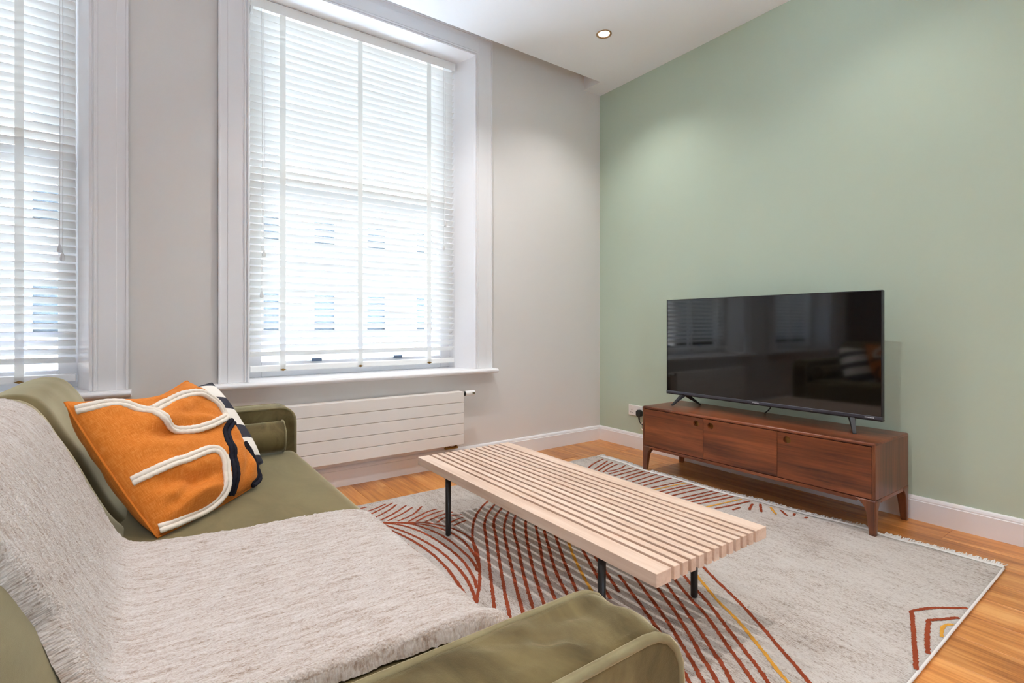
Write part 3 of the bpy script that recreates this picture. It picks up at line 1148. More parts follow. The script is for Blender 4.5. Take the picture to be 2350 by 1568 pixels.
# ------------------------------------------------------------------ rug
RT = 0.0145
rug = thing('rug', (-1.9, -1.7, 0.0), 'cream woven rug with rust and gold line motifs under the slatted table', 'rug')
edgeT = [(-0.44, -0.50), (-0.55, -0.494), (-0.74, -0.487), (-0.96, -0.512), (-1.05, -0.520), (-1.26, -0.503), (-1.56, -0.518), (-1.82, -0.470), (-2.13, -0.466), (-2.33, -0.418), (-2.41, -0.412), (-2.47, -0.440), (-2.55, -0.437), (-2.69, -0.425), (-2.95, -0.404)]
def edge_x(y):
    t_ = [(-a, c) for a, c in edgeT]
    return lerp_tab(-y, t_)
RY0, RY1 = -0.476, -2.945
def rug_far(x):   return -0.476 - 0.010 * min(1, max(0, (-0.5 - x) / 1.5)) + 0.002 * math.sin(x * 5)
def rug_near(x):  return -2.925 - 0.022 * min(1, max(0, (-0.4 - x) / 1.3))
NX, NY = 60, 84
rows = []
for i in range(NY + 1):
    s = i / NY
    row = []
    for j in range(NX + 1):
        q = j / NX
        ym = RY0 + (RY1 - RY0) * s
        xe = edge_x(ym)
        x = xe + (-3.46 - xe) * q
        y = rug_far(x) + (rug_near(x) - rug_far(x)) * s
        z = RT
        ds = min(s, 1 - s) * 2.4
        dq = q * 3.0
        if 0.05 < q and dq < 0.12: pass
        # slight ripple along the loose fringed edge
        z += 0.006 * max(0, 1 - dq / 0.10) * max(0, noise.noise(Vector((0.3, y * 3.2, 1.7)))) * (0.0 if -1.1 < y < -0.85 or -2.6 < y < -2.3 else 1.0)
        row.append((x, y, z))
    rows.append(row)
b = BM()
V = grid(b, rows)
# thickness: skirt down to the floor
edge = [V[0][j] for j in range(NX + 1)] + [V[i][NX] for i in range(1, NY + 1)] + [V[NY][j] for j in range(NX - 1, -1, -1)] + [V[i][0] for i in range(NY - 1, 0, -1)]
low = [b.verts.new((v.co.x, v.co.y, 0.001)) for v in edge]
for k in range(len(edge)):
    k2 = (k + 1) % len(edge)
    b.faces.new((edge[k], edge[k2], low[k2], low[k]))
bmesh.ops.recalc_face_normals(b, faces=b.faces)
obj('pile', b, M['rug'], rug)
# woven bands: pale binding on the long sides and the band before the fringe
for nm, fn, sg in (('binding', rug_near, 1), ('binding', rug_far, -1)):
    pts = [(x, fn(x) , 0.0095) for x in [-0.42 - 0.05 * k for k in range(61)]]
    obj(nm, tube(BM(), [(x, y, 0.0092) for x, y, z in pts], 0.0058, 8), M['fringe'], rug, smooth=True)
b = BM()
rows = []
for k in range(140):
    y = RY0 - 0.006 + (RY1 + 0.025 - RY0) * k / 139
    xe = edge_x(y)
    zz = RT + 0.0012 + 0.006 * max(0, noise.noise(Vector((0.3, y * 3.2, 1.7)))) * (0.0 if -1.1 < y < -0.85 or -2.6 < y < -2.3 else 1.0)
    rows.append([(xe - 0.026, y, zz), (xe - 0.012, y, zz + 0.003), (xe + 0.006, y, zz * 0.9), (xe + 0.014, y, 0.006)])
grid(b, rows)
obj('fringe_band', b, M['fringe'], rug)
b = BM()
rf = random.Random(11)
y = RY0 - 0.004
while y > RY1 + 0.02:
    if -1.012 < y < -0.945 or -2.473 < y < -2.405:      # under the feet of the TV stand
        y -= 0.01
        continue
    xe = edge_x(y)
    L = rf.uniform(0.030, 0.054)
    dy = rf.uniform(-0.010, 0.010)
    r = rf.uniform(0.0018, 0.0029)
    x0 = xe + 0.004
    tube(b, [(x0, y, 0.013), (x0 + L * 0.5, y + dy * 0.4, rf.uniform(0.010, 0.020)), (x0 + L, y + dy, rf.uniform(0.004, 0.014))], [r, r, r * 0.8], 5)
    y -= rf.uniform(0.0030, 0.0048)
tag(obj('fringe', b, M['fringe'], rug), kind='stuff')

# line motifs, each a polyline on the rug in metres
MOTIF = [
    ('r', [(-2.518,-0.541),(-2.478,-0.542)]),
    ('r', [(-2.518,-0.611),(-2.45,-0.598),(-2.368,-0.556)]),
    ('r', [(-2.523,-0.675),(-2.409,-0.618),(-2.324,-0.559)]),
    ('r', [(-2.502,-0.731),(-2.39,-0.667),(-2.318,-0.601)]),
    ('r', [(-2.492,-0.786),(-2.377,-0.728),(-2.277,-0.649)]),
    ('r', [(-2.46,-0.816),(-2.349,-0.765),(-2.261,-0.702)]),
    ('r', [(-2.416,-0.852),(-2.319,-0.82),(-2.258,-0.77),(-2.207,-0.717)]),
    ('r', [(-2.371,-0.892),(-2.289,-0.849),(-2.218,-0.816),(-2.154,-0.809)]),
    ('r', [(-2.335,-0.918),(-2.259,-0.879),(-2.186,-0.856),(-2.134,-0.855)]),
    ('r', [(-2.296,-0.949),(-2.221,-0.923),(-2.154,-0.904),(-2.1,-0.905)]),
    ('r', [(-2.25,-0.997),(-2.194,-0.958),(-2.14,-0.951),(-2.076,-0.971)]),
    ('r', [(-2.22,-1.048),(-2.192,-1.038),(-2.143,-1.018),(-2.094,-1.013)]),
    ('r', [(-2.194,-1.085),(-2.149,-1.069),(-2.102,-1.06)]),
    ('r', [(-2.524,-0.796),(-2.492,-0.82),(-2.434,-0.866),(-2.365,-0.91),(-2.306,-0.952),(-2.259,-1.021),(-2.221,-1.1),(-2.203,-1.192),(-2.203,-1.273),(-2.221,-1.338),(-2.249,-1.417),(-2.314,-1.538),(-2.367,-1.631),(-2.429,-1.724),(-2.464,-1.767),(-2.494,-1.81)]),
    ('r', [(-2.384,-0.905),(-2.314,-0.981),(-2.27,-1.072),(-2.252,-1.157),(-2.247,-1.268),(-2.265,-1.369),(-2.29,-1.468),(-2.318,-1.545)]),
    ('r', [(-2.494,-0.823),(-2.431,-0.871),(-2.372,-0.925),(-2.335,-1.023),(-2.311,-1.122),(-2.303,-1.241),(-2.31,-1.361),(-2.318,-1.459),(-2.335,-1.534),(-2.357,-1.6)]),
    ('r', [(-2.492,-0.832),(-2.438,-0.886),(-2.395,-0.976),(-2.366,-1.089),(-2.352,-1.22),(-2.35,-1.345),(-2.359,-1.463),(-2.381,-1.572),(-2.411,-1.666),(-2.437,-1.719)]),
    ('r', [(-2.514,-0.809),(-2.497,-0.859),(-2.467,-0.932),(-2.431,-1.057),(-2.404,-1.208),(-2.398,-1.346),(-2.407,-1.483),(-2.424,-1.6),(-2.452,-1.699),(-2.48,-1.772),(-2.497,-1.815)]),
    ('r', [(-2.511,-0.894),(-2.499,-0.938),(-2.476,-1.025),(-2.453,-1.148),(-2.442,-1.303),(-2.446,-1.412),(-2.458,-1.527),(-2.479,-1.636),(-2.502,-1.74)]),
    ('r', [(-2.515,-1.025),(-2.498,-1.115),(-2.497,-1.204),(-2.494,-1.248),(-2.5,-1.319)]),
    ('r', [(-1.779,-0.847),(-1.854,-0.878),(-1.968,-0.975),(-2.071,-1.089),(-2.16,-1.22),(-2.22,-1.328),(-2.265,-1.433),(-2.327,-1.554)]),
    ('r', [(-1.766,-0.893),(-1.853,-0.956),(-1.974,-1.066),(-2.062,-1.181),(-2.134,-1.316),(-2.219,-1.465),(-2.303,-1.609),(-2.388,-1.759),(-2.497,-1.95)]),
    ('r', [(-1.754,-0.957),(-1.848,-1.027),(-1.95,-1.115),(-2.021,-1.211),(-2.092,-1.345),(-2.181,-1.493),(-2.278,-1.664),(-2.361,-1.81),(-2.449,-1.975)]),
    ('r', [(-1.729,-0.992),(-1.845,-1.096),(-1.945,-1.207),(-2.025,-1.316),(-2.096,-1.44),(-2.175,-1.581),(-2.259,-1.732),(-2.325,-1.852),(-2.392,-1.979)]),
    ('r', [(-1.725,-1.047),(-1.849,-1.171),(-1.935,-1.272),(-2.004,-1.383),(-2.06,-1.489),(-2.144,-1.624),(-2.23,-1.77),(-2.289,-1.877),(-2.346,-1.981)]),
    ('r', [(-1.714,-1.123),(-1.845,-1.264),(-1.932,-1.382),(-2.02,-1.517),(-2.114,-1.666),(-2.184,-1.786),(-2.238,-1.882),(-2.291,-1.981),(-2.339,-2.069)]),
    ('r', [(-1.711,-1.191),(-1.843,-1.351),(-1.928,-1.487),(-2.034,-1.64),(-2.13,-1.788),(-2.185,-1.888),(-2.234,-1.978),(-2.288,-2.079)]),
    ('r', [(-1.712,-1.253),(-1.847,-1.43),(-1.948,-1.591),(-2.044,-1.736),(-2.118,-1.868),(-2.169,-1.978),(-2.22,-2.087)]),
    ('r', [(-1.702,-1.321),(-1.839,-1.512),(-1.926,-1.652),(-2.008,-1.781),(-2.075,-1.899),(-2.122,-1.981),(-2.179,-2.089)]),
    ('y', [(-1.703,-1.408),(-1.844,-1.619),(-1.93,-1.756),(-1.993,-1.867),(-2.051,-1.975),(-2.104,-2.085)]),
    ('r', [(-1.72,-1.507),(-1.838,-1.714),(-1.905,-1.834),(-1.987,-1.978),(-2.049,-2.094)]),
    ('r', [(-1.742,-1.619),(-1.845,-1.806),(-1.911,-1.944),(-1.984,-2.079)]),
    ('y', [(-1.515,-2.048),(-1.608,-2.179),(-1.678,-2.286),(-1.725,-2.362),(-1.758,-2.432),(-1.793,-2.494),(-1.838,-2.558),(-1.872,-2.612),(-1.907,-2.661),(-1.936,-2.699),(-1.958,-2.739),(-1.993,-2.784)]),
    ('r', [(-1.378,-1.949),(-1.515,-2.145),(-1.59,-2.276),(-1.648,-2.39),(-1.709,-2.485),(-1.763,-2.569),(-1.812,-2.636),(-1.852,-2.699),(-1.88,-2.739),(-1.907,-2.776),(-1.946,-2.824)]),
    ('r', [(-1.531,-1.961),(-1.652,-2.147),(-1.696,-2.216),(-1.738,-2.299),(-1.794,-2.388),(-1.853,-2.473),(-1.895,-2.537),(-1.937,-2.603),(-1.972,-2.657),(-2.009,-2.703),(-2.048,-2.752)]),
    ('r', [(-1.622,-1.99),(-1.716,-2.149),(-1.762,-2.227),(-1.805,-2.305),(-1.835,-2.371),(-1.888,-2.448),(-1.936,-2.518),(-1.979,-2.582),(-2.01,-2.63),(-2.044,-2.678),(-2.083,-2.727)]),
    ('r', [(-1.691,-2.012),(-1.772,-2.147),(-1.825,-2.231),(-1.86,-2.291),(-1.909,-2.366),(-1.957,-2.442),(-2.008,-2.515),(-2.048,-2.578),(-2.097,-2.64),(-2.136,-2.689)]),
    ('r', [(-1.751,-2.003),(-1.831,-2.149),(-1.917,-2.3),(-1.974,-2.387),(-2.032,-2.469),(-2.07,-2.518),(-2.095,-2.561),(-2.133,-2.614),(-2.174,-2.662)]),
    ('r', [(-1.814,-1.991),(-1.89,-2.136),(-1.985,-2.312),(-2.069,-2.443),(-2.125,-2.531),(-2.151,-2.563),(-2.166,-2.591),(-2.206,-2.639)]),
    ('r', [(-1.877,-1.979),(-1.955,-2.131),(-2.043,-2.305),(-2.121,-2.435),(-2.167,-2.51),(-2.201,-2.566),(-2.237,-2.617)]),
    ('r', [(-0.984,-2.93),(-1.035,-2.894),(-1.072,-2.865),(-1.119,-2.839),(-1.16,-2.822),(-1.189,-2.813)]),
    ('r', [(-1.183,-2.813),(-1.226,-2.829),(-1.304,-2.854),(-1.383,-2.88),(-1.457,-2.904),(-1.525,-2.927),(-1.573,-2.941)]),
    ('r', [(-1.094,-2.932),(-1.147,-2.905),(-1.189,-2.882),(-1.208,-2.871)]),
    ('r', [(-1.205,-2.871),(-1.241,-2.881),(-1.304,-2.895),(-1.366,-2.912),(-1.404,-2.923),(-1.446,-2.937)]),
    ('y', [(-1.165,-2.933),(-1.19,-2.919),(-1.207,-2.916),(-1.226,-2.917),(-1.254,-2.922),(-1.297,-2.933)]),
    ('r', [(-0.826,-0.702),(-0.729,-0.644),(-0.64,-0.612),(-0.551,-0.584)]),
    ('r', [(-0.823,-0.757),(-0.714,-0.71),(-0.566,-0.645)]),
    ('r', [(-0.821,-0.8),(-0.698,-0.74),(-0.561,-0.699)]),
    ('r', [(-0.818,-0.846),(-0.651,-0.773),(-0.562,-0.756)]),
    ('r', [(-0.789,-0.85),(-0.663,-0.861),(-0.542,-0.814)]),
    ('r', [(-0.819,-0.901),(-0.678,-0.895),(-0.537,-0.89)]),
    ('r', [(-0.823,-0.957),(-0.693,-0.951),(-0.541,-0.951)]),
    ('r', [(-0.821,-1.021),(-0.68,-1.01),(-0.541,-1.002)]),
    ('r', [(-0.821,-1.066),(-0.685,-1.055),(-0.538,-1.045)]),
    ('r', [(-0.822,-1.126),(-0.688,-1.116),(-0.533,-1.108)]),
    ('r', [(-0.82,-1.176),(-0.69,-1.175),(-0.539,-1.165)]),
    ('r', [(-0.824,-1.225),(-0.683,-1.224),(-0.526,-1.225)]),
    ('r', [(-0.819,-1.284),(-0.678,-1.301),(-0.528,-1.32)]),
    ('y', [(-0.869,-1.321),(-0.667,-1.336),(-0.528,-1.358)]),
    ('r', [(-0.851,-1.368),(-0.67,-1.382),(-0.533,-1.404)]),
    ('r', [(-0.866,-1.413),(-0.666,-1.42),(-0.533,-1.446)]),
    ('r', [(-0.863,-1.461),(-0.657,-1.48),(-0.528,-1.499)]),
    ('r', [(-0.866,-1.519),(-0.678,-1.542),(-0.532,-1.561)]),
    ('r', [(-0.869,-1.56),(-0.672,-1.584),(-0.526,-1.599)]),
    ('r', [(-0.861,-1.601),(-0.675,-1.632),(-0.531,-1.659)]),
    ('r', [(-0.868,-1.643),(-0.677,-1.678),(-0.529,-1.698)]),
    ('y', [(-0.862,-1.705),(-0.683,-1.732),(-0.535,-1.755)]),
    ('r', [(-0.818,-1.754),(-0.694,-1.781),(-0.593,-1.796),(-0.523,-1.804)]),
    ('r', [(-0.759,-1.827),(-0.68,-1.83)]),
    ('r', [(-0.673,-1.883),(-0.617,-1.858),(-0.563,-1.84)]),
    ('r', [(-0.525,-1.867),(-0.65,-1.941)]),
    ('y', [(-0.529,-1.931),(-0.577,-1.972),(-0.617,-2.011)]),
    ('r', [(-0.527,-1.993),(-0.566,-2.031),(-0.587,-2.057)]),
    ('r', [(-0.558,-2.078),(-0.516,-2.067)]),
    ('r', [(-0.55,-2.133),(-0.518,-2.135)]),
]

def ribbon(pts, w, z):
    P = smooth_path([(x, y, 0) for x, y in pts], 0.0055, 2)
    b = BM()
    rows = []
    for i, p in enumerate(P):
        d = (P[min(i + 1, len(P) - 1)] - P[max(i - 1, 0)])
        d = d.normalized() if d.length > 1e-6 else Vector((1, 0, 0))
        s = Vector((-d.y, d.x, 0))
        e = 1.0 if 0 < i < len(P) - 1 else 0.6
        a = w * e * (1 + rp.uniform(-0.28, 0.28)); c = w * e * (1 + rp.uniform(-0.28, 0.28))
        l, r = p + s * a, p - s * c
        rows.append([(l.x, l.y, z), (p.x, p.y, z + 0.0005), (r.x, r.y, z)])
    grid(b, rows)
    for f in b.faces:
        f.normal_update()
        if f.normal.z < 0: f.normal_flip()
    return b
for k, (c, pts) in enumerate(MOTIF):
    short = c == 'y' and len(pts) == 6 and pts[0][0] > -1.75 and pts[0][1] < -2.6
    w = 0.0072 if c == 'r' else (0.0058 if short else 0.0066)
    obj('motif_line', ribbon(pts, w, RT + 0.0006 + 0.00002 * k), M['rug_rust'] if c == 'r' else M['rug_gold'], rug)

# ------------------------------------------------------------------ slatted coffee table
TX0, TX1, TY0, TY1 = -2.326, -1.7165, -2.541, -0.917
TZ = 0.370
TT = 0.042
table = thing('coffee_table', (-2.02, -1.73, 0.0), 'low slatted coffee table in pale ash with round black legs, standing on the rug', 'table')
b = bx(-2.326, -2.2575, TY0, TY1, TZ - TT, TZ, 0.0012, 1)
obj('edge_slat', b, M['ash'], table)
obj('edge_slat', bx(-1.786, TX1, TY0, TY1, TZ - TT, TZ, 0.0012, 1), M['ash'], table)
n = 11
pitch, wd = 0.04142, 0.0268
x0 = -2.2428
me = None
for k in range(n):
    xa = x0 + pitch * k
    if me is None:
        bb = bx(0, wd, TY0, TY1, TZ - TT, TZ, 0.0012, 1)
        o = obj('slat', bb, M['ash'], table, loc=None)
        # move to its own origin so that copies share the mesh
        o.location = (xa, 0, 0)
        me = o.data
        first = o
    else:
        dup(first, table, (xa, 0, 0))
for yy in (-1.16, -2.27):                       # cross bars under the slats (between them, short spacers)
    b = bx(-2.30, -1.74, yy - 0.022, yy + 0.022, TZ - TT - 0.018, TZ - TT + 0.0005, 0.002, 1)
    obj('cross_bar', b, M['black_metal'], table)
b = BM()
for yy in (-1.16, -2.27, -1.72):
    box(b, -2.26, -1.79, yy - 0.01, yy + 0.01, TZ - TT + 0.001, TZ - 0.012)
obj('spacer', b, M['ash'], table)
for lx in (-2.283, -1.768):
    for ly in (-1.187, -2.277):
        b = lathe(BM(), [(0.0, 0.010), (0.003, 0.0125), (0.006, 0.0135), (TZ - TT - RT - 0.002, 0.0145)], (lx, ly, RT + 0.0023), (0, 0, 1), 18)
        obj('leg', b, M['black_metal'], table, smooth=True)

# ------------------------------------------------------------------ TV stand
GX0, GX1, GY0, GY1 = -0.512, -0.048, -2.463, -0.955
GB, GT = 0.196, 0.490
stand = thing('tv_stand', (-0.28, -1.71, 0.0), 'long low walnut TV stand with three doors and tapered legs against the green wall', 'cabinet')
th = 0.020
def rounded_rect(x0, x1, z0, z1, r, n=5):
    pts = []
    for cx, cz, a0 in ((x1 - r, z1 - r, 0), (x0 + r, z1 - r, 90)):
        for k in range(n + 1):
            a = R(a0 + 90 * k / n)
            pts.append((cx + r * math.cos(a), cz + r * math.sin(a)))
    return pts
# top board wraps into the side panels with soft edges
b = bx(GX0, GX1, GY0, GY1, GT - th, GT, 0.0085, 4)
obj('top', b, M['walnut_y'], stand, smooth=True)
for ya, yb in ((GY0, GY0 + th - 0.004), (GY1 - th + 0.004, GY1)):
    b = bx(GX0 + 0.0005, GX1, ya + 0.0004, yb - 0.0004, GB, GT - 0.008, 0.003, 2)
    obj('side_panel', b, M['walnut_z'], stand)
obj('bottom_panel', bx(GX0 + 0.012, GX1, GY0 + 0.016, GY1 - 0.016, GB, GB + 0.016), M['walnut_y'], stand)
obj('back_panel', bx(GX1 - 0.012, GX1 - 0.002, GY0 + 0.016, GY1 - 0.016, GB + 0.016, GT - th), M['walnut_y'], stand)
for yy in (-1.465, -1.960):
    obj('divider', bx(GX0 + 0.03, GX1 - 0.012, yy - 0.008, yy + 0.008, GB + 0.016, GT - th), M['walnut_z'], stand)
# rail under the doors, between the leg blocks
obj('apron', bx(GX0 + 0.0005, GX0 + 0.022, -2.378, -1.040, 0.176, GB - 0.0005, 0.0025, 2), M['walnut_y'], stand)
obj('apron', bx(GX1 - 0.03, GX1 - 0.005, -2.378, -1.040, 0.176, GB - 0.0005, 0.0025, 2), M['walnut_y'], stand)
# doors with a round finger hole each
def door(ya, yb, hy, hz):
    z0, z1 = GB + 0.0045, GT - th - 0.0025
    r = 0.0215
    xf, xb = GX0 + 0.0025, GX0 + 0.0225
    b = BM()
    n = 32
    def corner(a):
        c, s = math.cos(a), math.sin(a)
        k = 1e9
        if c > 1e-9: k = min(k, (yb - hy) / c)
        if c < -1e-9: k = min(k, (ya - hy) / c)
        if s > 1e-9: k = min(k, (z1 - hz) / s)
        if s < -1e-9: k = min(k, (z0 - hz) / s)
        return (hy + c * k, hz + s * k)
    angs = sorted([2 * math.pi * k / n for k in range(n)] + [math.atan2(z - hz, y - hy) % (2 * math.pi) for y in (ya, yb) for z in (z0, z1)])
    for xx in (xf, xb):
        inn = [b.verts.new((xx, hy + r * math.cos(a), hz + r * math.sin(a))) for a in angs]
        out = [b.verts.new((xx,) + corner(a)) for a in angs]
        m = len(angs)
        for k in range(m):
            b.faces.new((inn[k], inn[(k + 1) % m], out[(k + 1) % m], out[k]))
        if xx == xf: I0, O0 = inn, out
        else: I1, O1 = inn, out
    for k in range(m):
        k2 = (k + 1) % m
        b.faces.new((O0[k], O0[k2], O1[k2], O1[k]))
        b.faces.new((I0[k], I0[k2], I1[k2], I1[k]))
    bmesh.ops.recalc_face_normals(b, faces=b.faces)
    d = obj('door', b, M['walnut_y'], stand)
    b = lathe(BM(), [(0.0, 0.0), (0.0, r + 0.02), (0.003, r + 0.02), (0.003, 0.0)], (xb + 0.012, hy, hz), (1, 0, 0), 24)
    obj('finger_pull', b, M['pale_wood'], d)
    return d
ys = [GY1 - 0.0175, -1.4665, -1.9605, GY0 + 0.0175]
door(ys[1] + 0.0012, ys[0], -1.412, 0.428)
door(ys[2] + 0.0012, ys[1] - 0.0012, -1.521, 0.428)
door(ys[3], ys[2] - 0.0012, -2.018, 0.428)
# legs: square block below the body, tapering down with a curved inner edge
def leg(ysign, xsign):
    yo = GY0 if ysign < 0 else GY1
    xo = GX0 if xsign < 0 else GX1
    z0 = RT + 0.0005 if xsign < 0 else 0.0
    b = BM()
    rings = []
    for k in range(13):
        s = k / 12
        z = GB - 0.0004 + (z0 - GB) * s
        flare = max(0.0, 1 - s / 0.42) ** 2.4
        wy = 0.030 + 0.020 * (1 - s) + 0.044 * flare
        wx = 0.030 + 0.014 * (1 - s) + 0.050 * flare
        spl = 0.0 
        r = min(0.007, 0.004 + 0.003 * s)
        y_a, y_b = yo, yo - ysign * -1 * 0
        cs = []
        for (fx, fy) in ((0, 0), (1, 0), (1, 1), (0, 1)):
            cs.append((xo - xsign * wx * fx, yo - ysign * wy * fy))
        ring = []
        m = 4
        for q in range(4):
            p = Vector(cs[q]); pa = Vector(cs[q - 1]); pc = Vector(cs[(q + 1) % 4])
            d1 = (pa - p).normalized(); d2 = (pc - p).normalized()
            for w in range(m + 1):
                tt = w / m
                pt = (p + d1 * r) * (1 - tt) ** 2 + p * 2 * tt * (1 - tt) + (p + d2 * r) * tt ** 2
                ring.append(b.verts.new((pt.x, pt.y, z)))
        rings.append(ring)
    for A, B in zip(rings, rings[1:]):
        for k in range(len(A)):
            b.faces.new((A[k], A[(k + 1) % len(A)], B[(k + 1) % len(A)], B[k]))
    b.faces.new(rings[0]); b.faces.new(rings[-1][::-1])
    bmesh.ops.recalc_face_normals(b, faces=b.faces)
    o = obj('leg', b, M['walnut_z'], stand)
    for f in o.data.polygons: f.use_smooth = len(f.vertices) == 4
for sy in (1, -1):
    for sx in (-1, 1):
        leg(sy, sx)
for ya, yb in ((GY0 + 0.0005, GY0 + 0.022), (GY1 - 0.022, GY1 - 0.0005)):
    obj('apron', bx(GX0 + 0.075, GX1 - 0.075, ya, yb, 0.174, GB - 0.0005, 0.0025, 2), M['walnut_y'], stand)

# ------------------------------------------------------------------ television
VX = -0.285
VY0, VY1, VZ0, VZ1 = -2.417, -0.999, 0.573, 1.288
tv = thing('television', (VX, -1.708, GT), 'large flat black television standing on the walnut TV stand', 'television')
b = bx(VX + 0.004, VX + 0.030, VY0, VY1, VZ0 + 0.004, VZ1, 0.003, 2)
obj('housing', b, M['black_plastic'], tv)
b = bx(VX + 0.030, VX + 0.070, VY0 + 0.22, VY1 - 0.22, VZ0 + 0.03, VZ0 + 0.40, 0.012, 2)
obj('rear_bulge', b, M['black_plastic'], tv)
obj('screen', bx(VX + 0.001, VX + 0.0042, VY0 + 0.006, VY1 - 0.006, VZ0 + 0.022, VZ1 - 0.005), M['screen'], tv)
b = BM()
ft = 0.006
box(b, VX - 0.001, VX + 0.006, VY0, VY0 + ft, VZ0 + 0.02, VZ1)
box(b, VX - 0.001, VX + 0.006, VY1 - ft, VY1, VZ0 + 0.02, VZ1)
box(b, VX - 0.001, VX + 0.006, VY0 + ft, VY1 - ft, VZ1 - 0.005, VZ1)
obj('bezel', b, M['black_plastic'], tv)
ch = obj('chin', bx(VX - 0.005, VX + 0.012, VY0 - 0.001, VY1 + 0.001, VZ0 + 0.004, VZ0 + 0.022, 0.0015, 1), M['grey_chin'], tv)
obj('chin_edge', bx(VX - 0.004, VX + 0.028, VY0 - 0.001, VY1 + 0.001, VZ0 - 0.003, VZ0 + 0.0045, 0.001, 1), M['black_plastic'], tv)
def lettering(txt, size, y_left, z, name, parent, mat, depth=0.0004):
    cu = bpy.data.curves.new(name, 'FONT')
    cu.body = txt
    cu.size = size
    cu.extrude = depth
    cu.align_x = 'LEFT'
    tmp = link(bpy.data.objects.new(name + '_curve', cu))
    bpy.context.view_layer.update()
    me = bpy.data.meshes.new_from_object(tmp.evaluated_get(bpy.context.evaluated_depsgraph_get()))
    bpy.data.objects.remove(tmp)
    # face -x, reading direction towards -y
    mt = Matrix(((0, 0, -1), (-1, 0, 0), (0, 1, 0))).to_4x4()
    me.transform(mt)
    me.transform(Matrix.Translation(Vector((VX - 0.0052, y_left, z)) - root_loc(parent)))
    o = link(bpy.data.objects.new(name, me))
    me.materials.clear(); me.materials.append(mat)
    o.parent = parent
    return o
lettering('Hisense', 0.0135, -1.686, VZ0 + 0.0085, 'maker_mark', ch, M['logo'])
b = BM()
ry = -2.334
for w_ in (0.005, 0.004, 0.005, 0.003, 0.005, 0.006, 0.004):
    box(b, VX - 0.0056, VX - 0.0049, ry - w_, ry, VZ0 + 0.0105, VZ0 + 0.0155)
    ry -= w_ + 0.0022
obj('printed_mark', b, M['logo'], ch)
obj('sensor', bx(VX - 0.006, VX - 0.0045, -2.062, -2.05, VZ0 + 0.006, VZ0 + 0.010, 0.0005, 1), M['lcd'], ch)
# two splayed feet
def foot(yc, yf, yb_):
    b = BM()
    ap = Vector((VX + 0.012, yc, VZ0 - 0.001))
    for tip in ((VX - 0.052, yf, GT + 0.0005), (VX + 0.148, yb_, GT + 0.0005)):
        tp = Vector(tip)
        d = tp - ap
        secs = []
        for s, w, h in ((0.0, 0.021, 0.030), (0.25, 0.016, 0.021), (0.6, 0.0125, 0.013), (0.92, 0.0105, 0.0075), (1.0, 0.0095, 0.0045)):
            p = ap + d * s
            secs.append([(p.x, p.y + w, p.z), (p.x, p.y - w, p.z), (p.x, p.y - w * 0.8, p.z + h), (p.x, p.y + w * 0.8, p.z + h)])
        V = [[b.verts.new(v) for v in q] for q in secs]
        for A, B in zip(V, V[1:]):
            for k in range(4):
                b.faces.new((A[k], A[(k + 1) % 4], B[(k + 1) % 4], B[k]))
        b.faces.new(V[0]); b.faces.new(V[-1][::-1])
    box(b, VX + 0.002, VX + 0.026, yc - 0.026, yc + 0.026, VZ0 - 0.004, VZ0 + 0.012, 0.002, 1)
    bmesh.ops.recalc_face_normals(b, faces=b.faces)
    obj('foot', b, M['black_plastic'], tv)
foot(-1.150, -1.085, -1.190)
foot(-2.262, -2.302, -2.222)
b = tube(BM(), smooth_path([(VX + 0.05, -1.783, VZ0 + 0.03), (VX + 0.06, -1.775, VZ0 - 0.02), (VX + 0.12, -1.70, GT + 0.012), (VX + 0.20, -1.66, GT + 0.006), (GX1 + 0.004, -1.64, GT + 0.004), (GX1 + 0.012, -1.63, GT - 0.06), (GX1 + 0.014, -1.62, 0.25)], 0.012), 0.0038, 8)
obj('power_cable', b, M['black_plastic'], tv, smooth=True)

# ------------------------------------------------------------------ wall socket with plug
sk = thing('wall_socket', (0.0, -0.447, 0.335), 'white double wall socket on the green wall left of the TV stand', 'socket')
fp_ = obj('face_plate', bx(-0.010, 0.0, -0.527, -0.367, 0.288, 0.381, 0.004, 3), M['white_plastic'], sk)
for yc in (-0.407, -0.487):
    b = bx(-0.0125, -0.0095, yc - 0.011, yc + 0.004, 0.360, 0.374, 0.001, 1)
    obj('switch', b, M['white_plastic'], sk)
    b = BM()
    box(b, -0.0104, -0.0095, yc - 0.0035, yc + 0.0035, 0.333, 0.344)
    box(b, -0.0104, -0.0095, yc + 0.008, yc + 0.016, 0.312, 0.317)
    box(b, -0.0104, -0.0095, yc - 0.016, yc - 0.008, 0.312, 0.317)
    obj('pin_slot', b, M['dark_hole'], sk)
for yy in (-0.380, -0.447, -0.514):
    pass
pl = thing('power_plug', (-0.012, -0.495, 0.325), 'black three pin plug with its cord in the right half of the wall socket', 'plug')
b = BM()
prism(b, [(-0.535, 0.300), (-0.535, 0.335), (-0.521, 0.350), (-0.495, 0.350), (-0.481, 0.335), (-0.481, 0.300), (-0.498, 0.288), (-0.518, 0.288)], 'x', -0.046, -0.0108, 0.005, 2)
obj('plug_body', b, M['black_plastic'], pl)
b = tube(BM(), smooth_path([(-0.034, -0.509, 0.292), (-0.034, -0.511, 0.262), (-0.034, -0.522, 0.235), (-0.03, -0.57, 0.215), (-0.028, -0.70, 0.23), (-0.028, -0.90, 0.27), (-0.028, -1.1, 0.30), (-0.028, -1.2, 0.33)], 0.012), [0.0065] * 3 + [0.0036] * 200, 8)
obj('plug_cord', b, M['black_plastic'], pl, smooth=True)
wc = thing('adapter_cable', (-0.03, -0.55, 0.17), 'short white cable hanging behind the left end of the TV stand', 'cable')
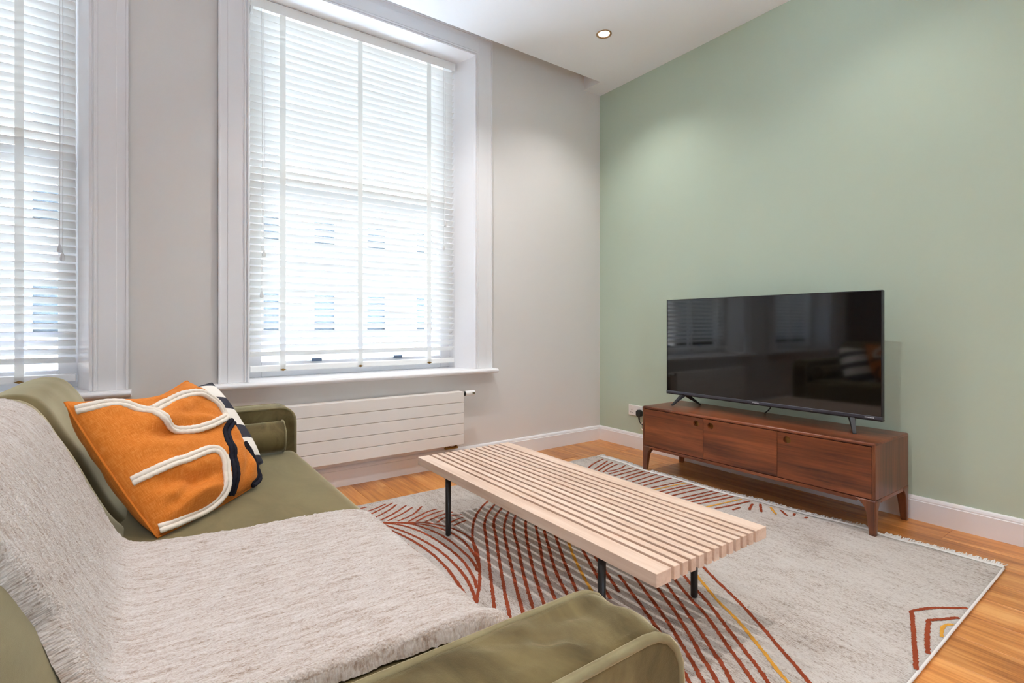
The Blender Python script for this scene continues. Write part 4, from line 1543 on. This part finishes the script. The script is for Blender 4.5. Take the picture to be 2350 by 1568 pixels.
b = tube(BM(), smooth_path([(-0.010, -0.550, 0.258), (-0.010, -0.530, 0.240), (-0.010, -0.512, 0.212), (-0.010, -0.518, 0.18), (-0.010, -0.56, 0.165), (-0.017, -0.70, 0.19), (-0.02, -0.9, 0.22), (-0.02, -1.1, 0.23)], 0.01), 0.0055, 8)
obj('cord', b, M['white_plastic'], wc, smooth=True)

# ------------------------------------------------------------------ radiator below the window
RX0, RX1, RYF, RYB = -2.885, -1.577, -0.130, -0.045
RZ0, RZ1 = 0.187, 0.588
rad = thing('radiator', (-2.23, -0.09, 0.187), 'white horizontal panel radiator on the wall below the window', 'radiator')
ph = (RZ1 - RZ0) / 5
for k in range(5):
    b = bx(RX0, RX1, RYF, RYF + 0.014, RZ0 + ph * k + 0.0016, RZ0 + ph * (k + 1) - (0.0016 if k < 4 else 0.0), 0.0025, 2)
    obj('panel', b, M['radiator'], rad)
obj('core', bx(RX0 + 0.002, RX1 - 0.002, RYF + 0.012, RYB, RZ0 + 0.004, RZ1 - 0.003), M['radiator'], rad)
obj('top_cover', bx(RX0 + 0.001, RX1 - 0.001, RYF + 0.006, RYB - 0.001, RZ1 - 0.006, RZ1 - 0.0005, 0.001, 1), M['radiator'], rad)
for xx in (RX0 + 0.2, RX1 - 0.2):
    obj('wall_bracket', bx(xx - 0.02, xx + 0.02, RYB - 0.001, -0.001, RZ0 + 0.08, RZ1 - 0.06), M['radiator'], rad)
vv = obj('valve', lathe(BM(), [(0.0, 0.009), (0.008, 0.009), (0.008, 0.016), (0.028, 0.019), (0.030, 0.016)], (RX1 - 0.002, -0.098, 0.568), (1, 0, 0), 20), M['black_plastic'], rad, smooth=False)
b = lathe(BM(), [(0.0, 0.018), (0.002, 0.0205), (0.012, 0.0212), (0.078, 0.0212), (0.083, 0.019), (0.084, 0.0)], (RX1 + 0.026, -0.098, 0.568), (1, 0, 0), 28)
tag(obj('thermostat_head', b, M['white_plastic'], vv, smooth=False), label='white thermostat head')
obj('display', bx(RX1 + 0.082, RX1 + 0.104, -0.1205, -0.1165, 0.560, 0.577, 0.001, 1), M['lcd'], vv)
obj('valve_collar', lathe(BM(), [(0.0, 0.011), (0.010, 0.011)], (RX1 - 0.004, -0.098, 0.568), (1, 0, 0), 6), M['brass'], vv)
b = BM()
lathe(b, [(0.0, 0.009), (0.02, 0.009), (0.02, 0.013), (0.034, 0.013)], (-1.625, -0.088, RZ0 + 0.006), (0, 0, -1), 14)
lathe(b, [(0.0, 0.009), (0.02, 0.009), (0.02, 0.013), (0.034, 0.013)], (-1.705, -0.088, RZ0 + 0.006), (0, 0, -1), 14)
box(b, -1.72, -1.61, -0.100, -0.076, RZ0 - 0.030, RZ0 - 0.016, 0.003, 1)
lathe(b, [(0.0, 0.008), (0.05, 0.008)], (-1.665, -0.088, RZ0 - 0.022), (0, 1, 0), 12)
obj('lower_valve', b, M['brass'], rad)
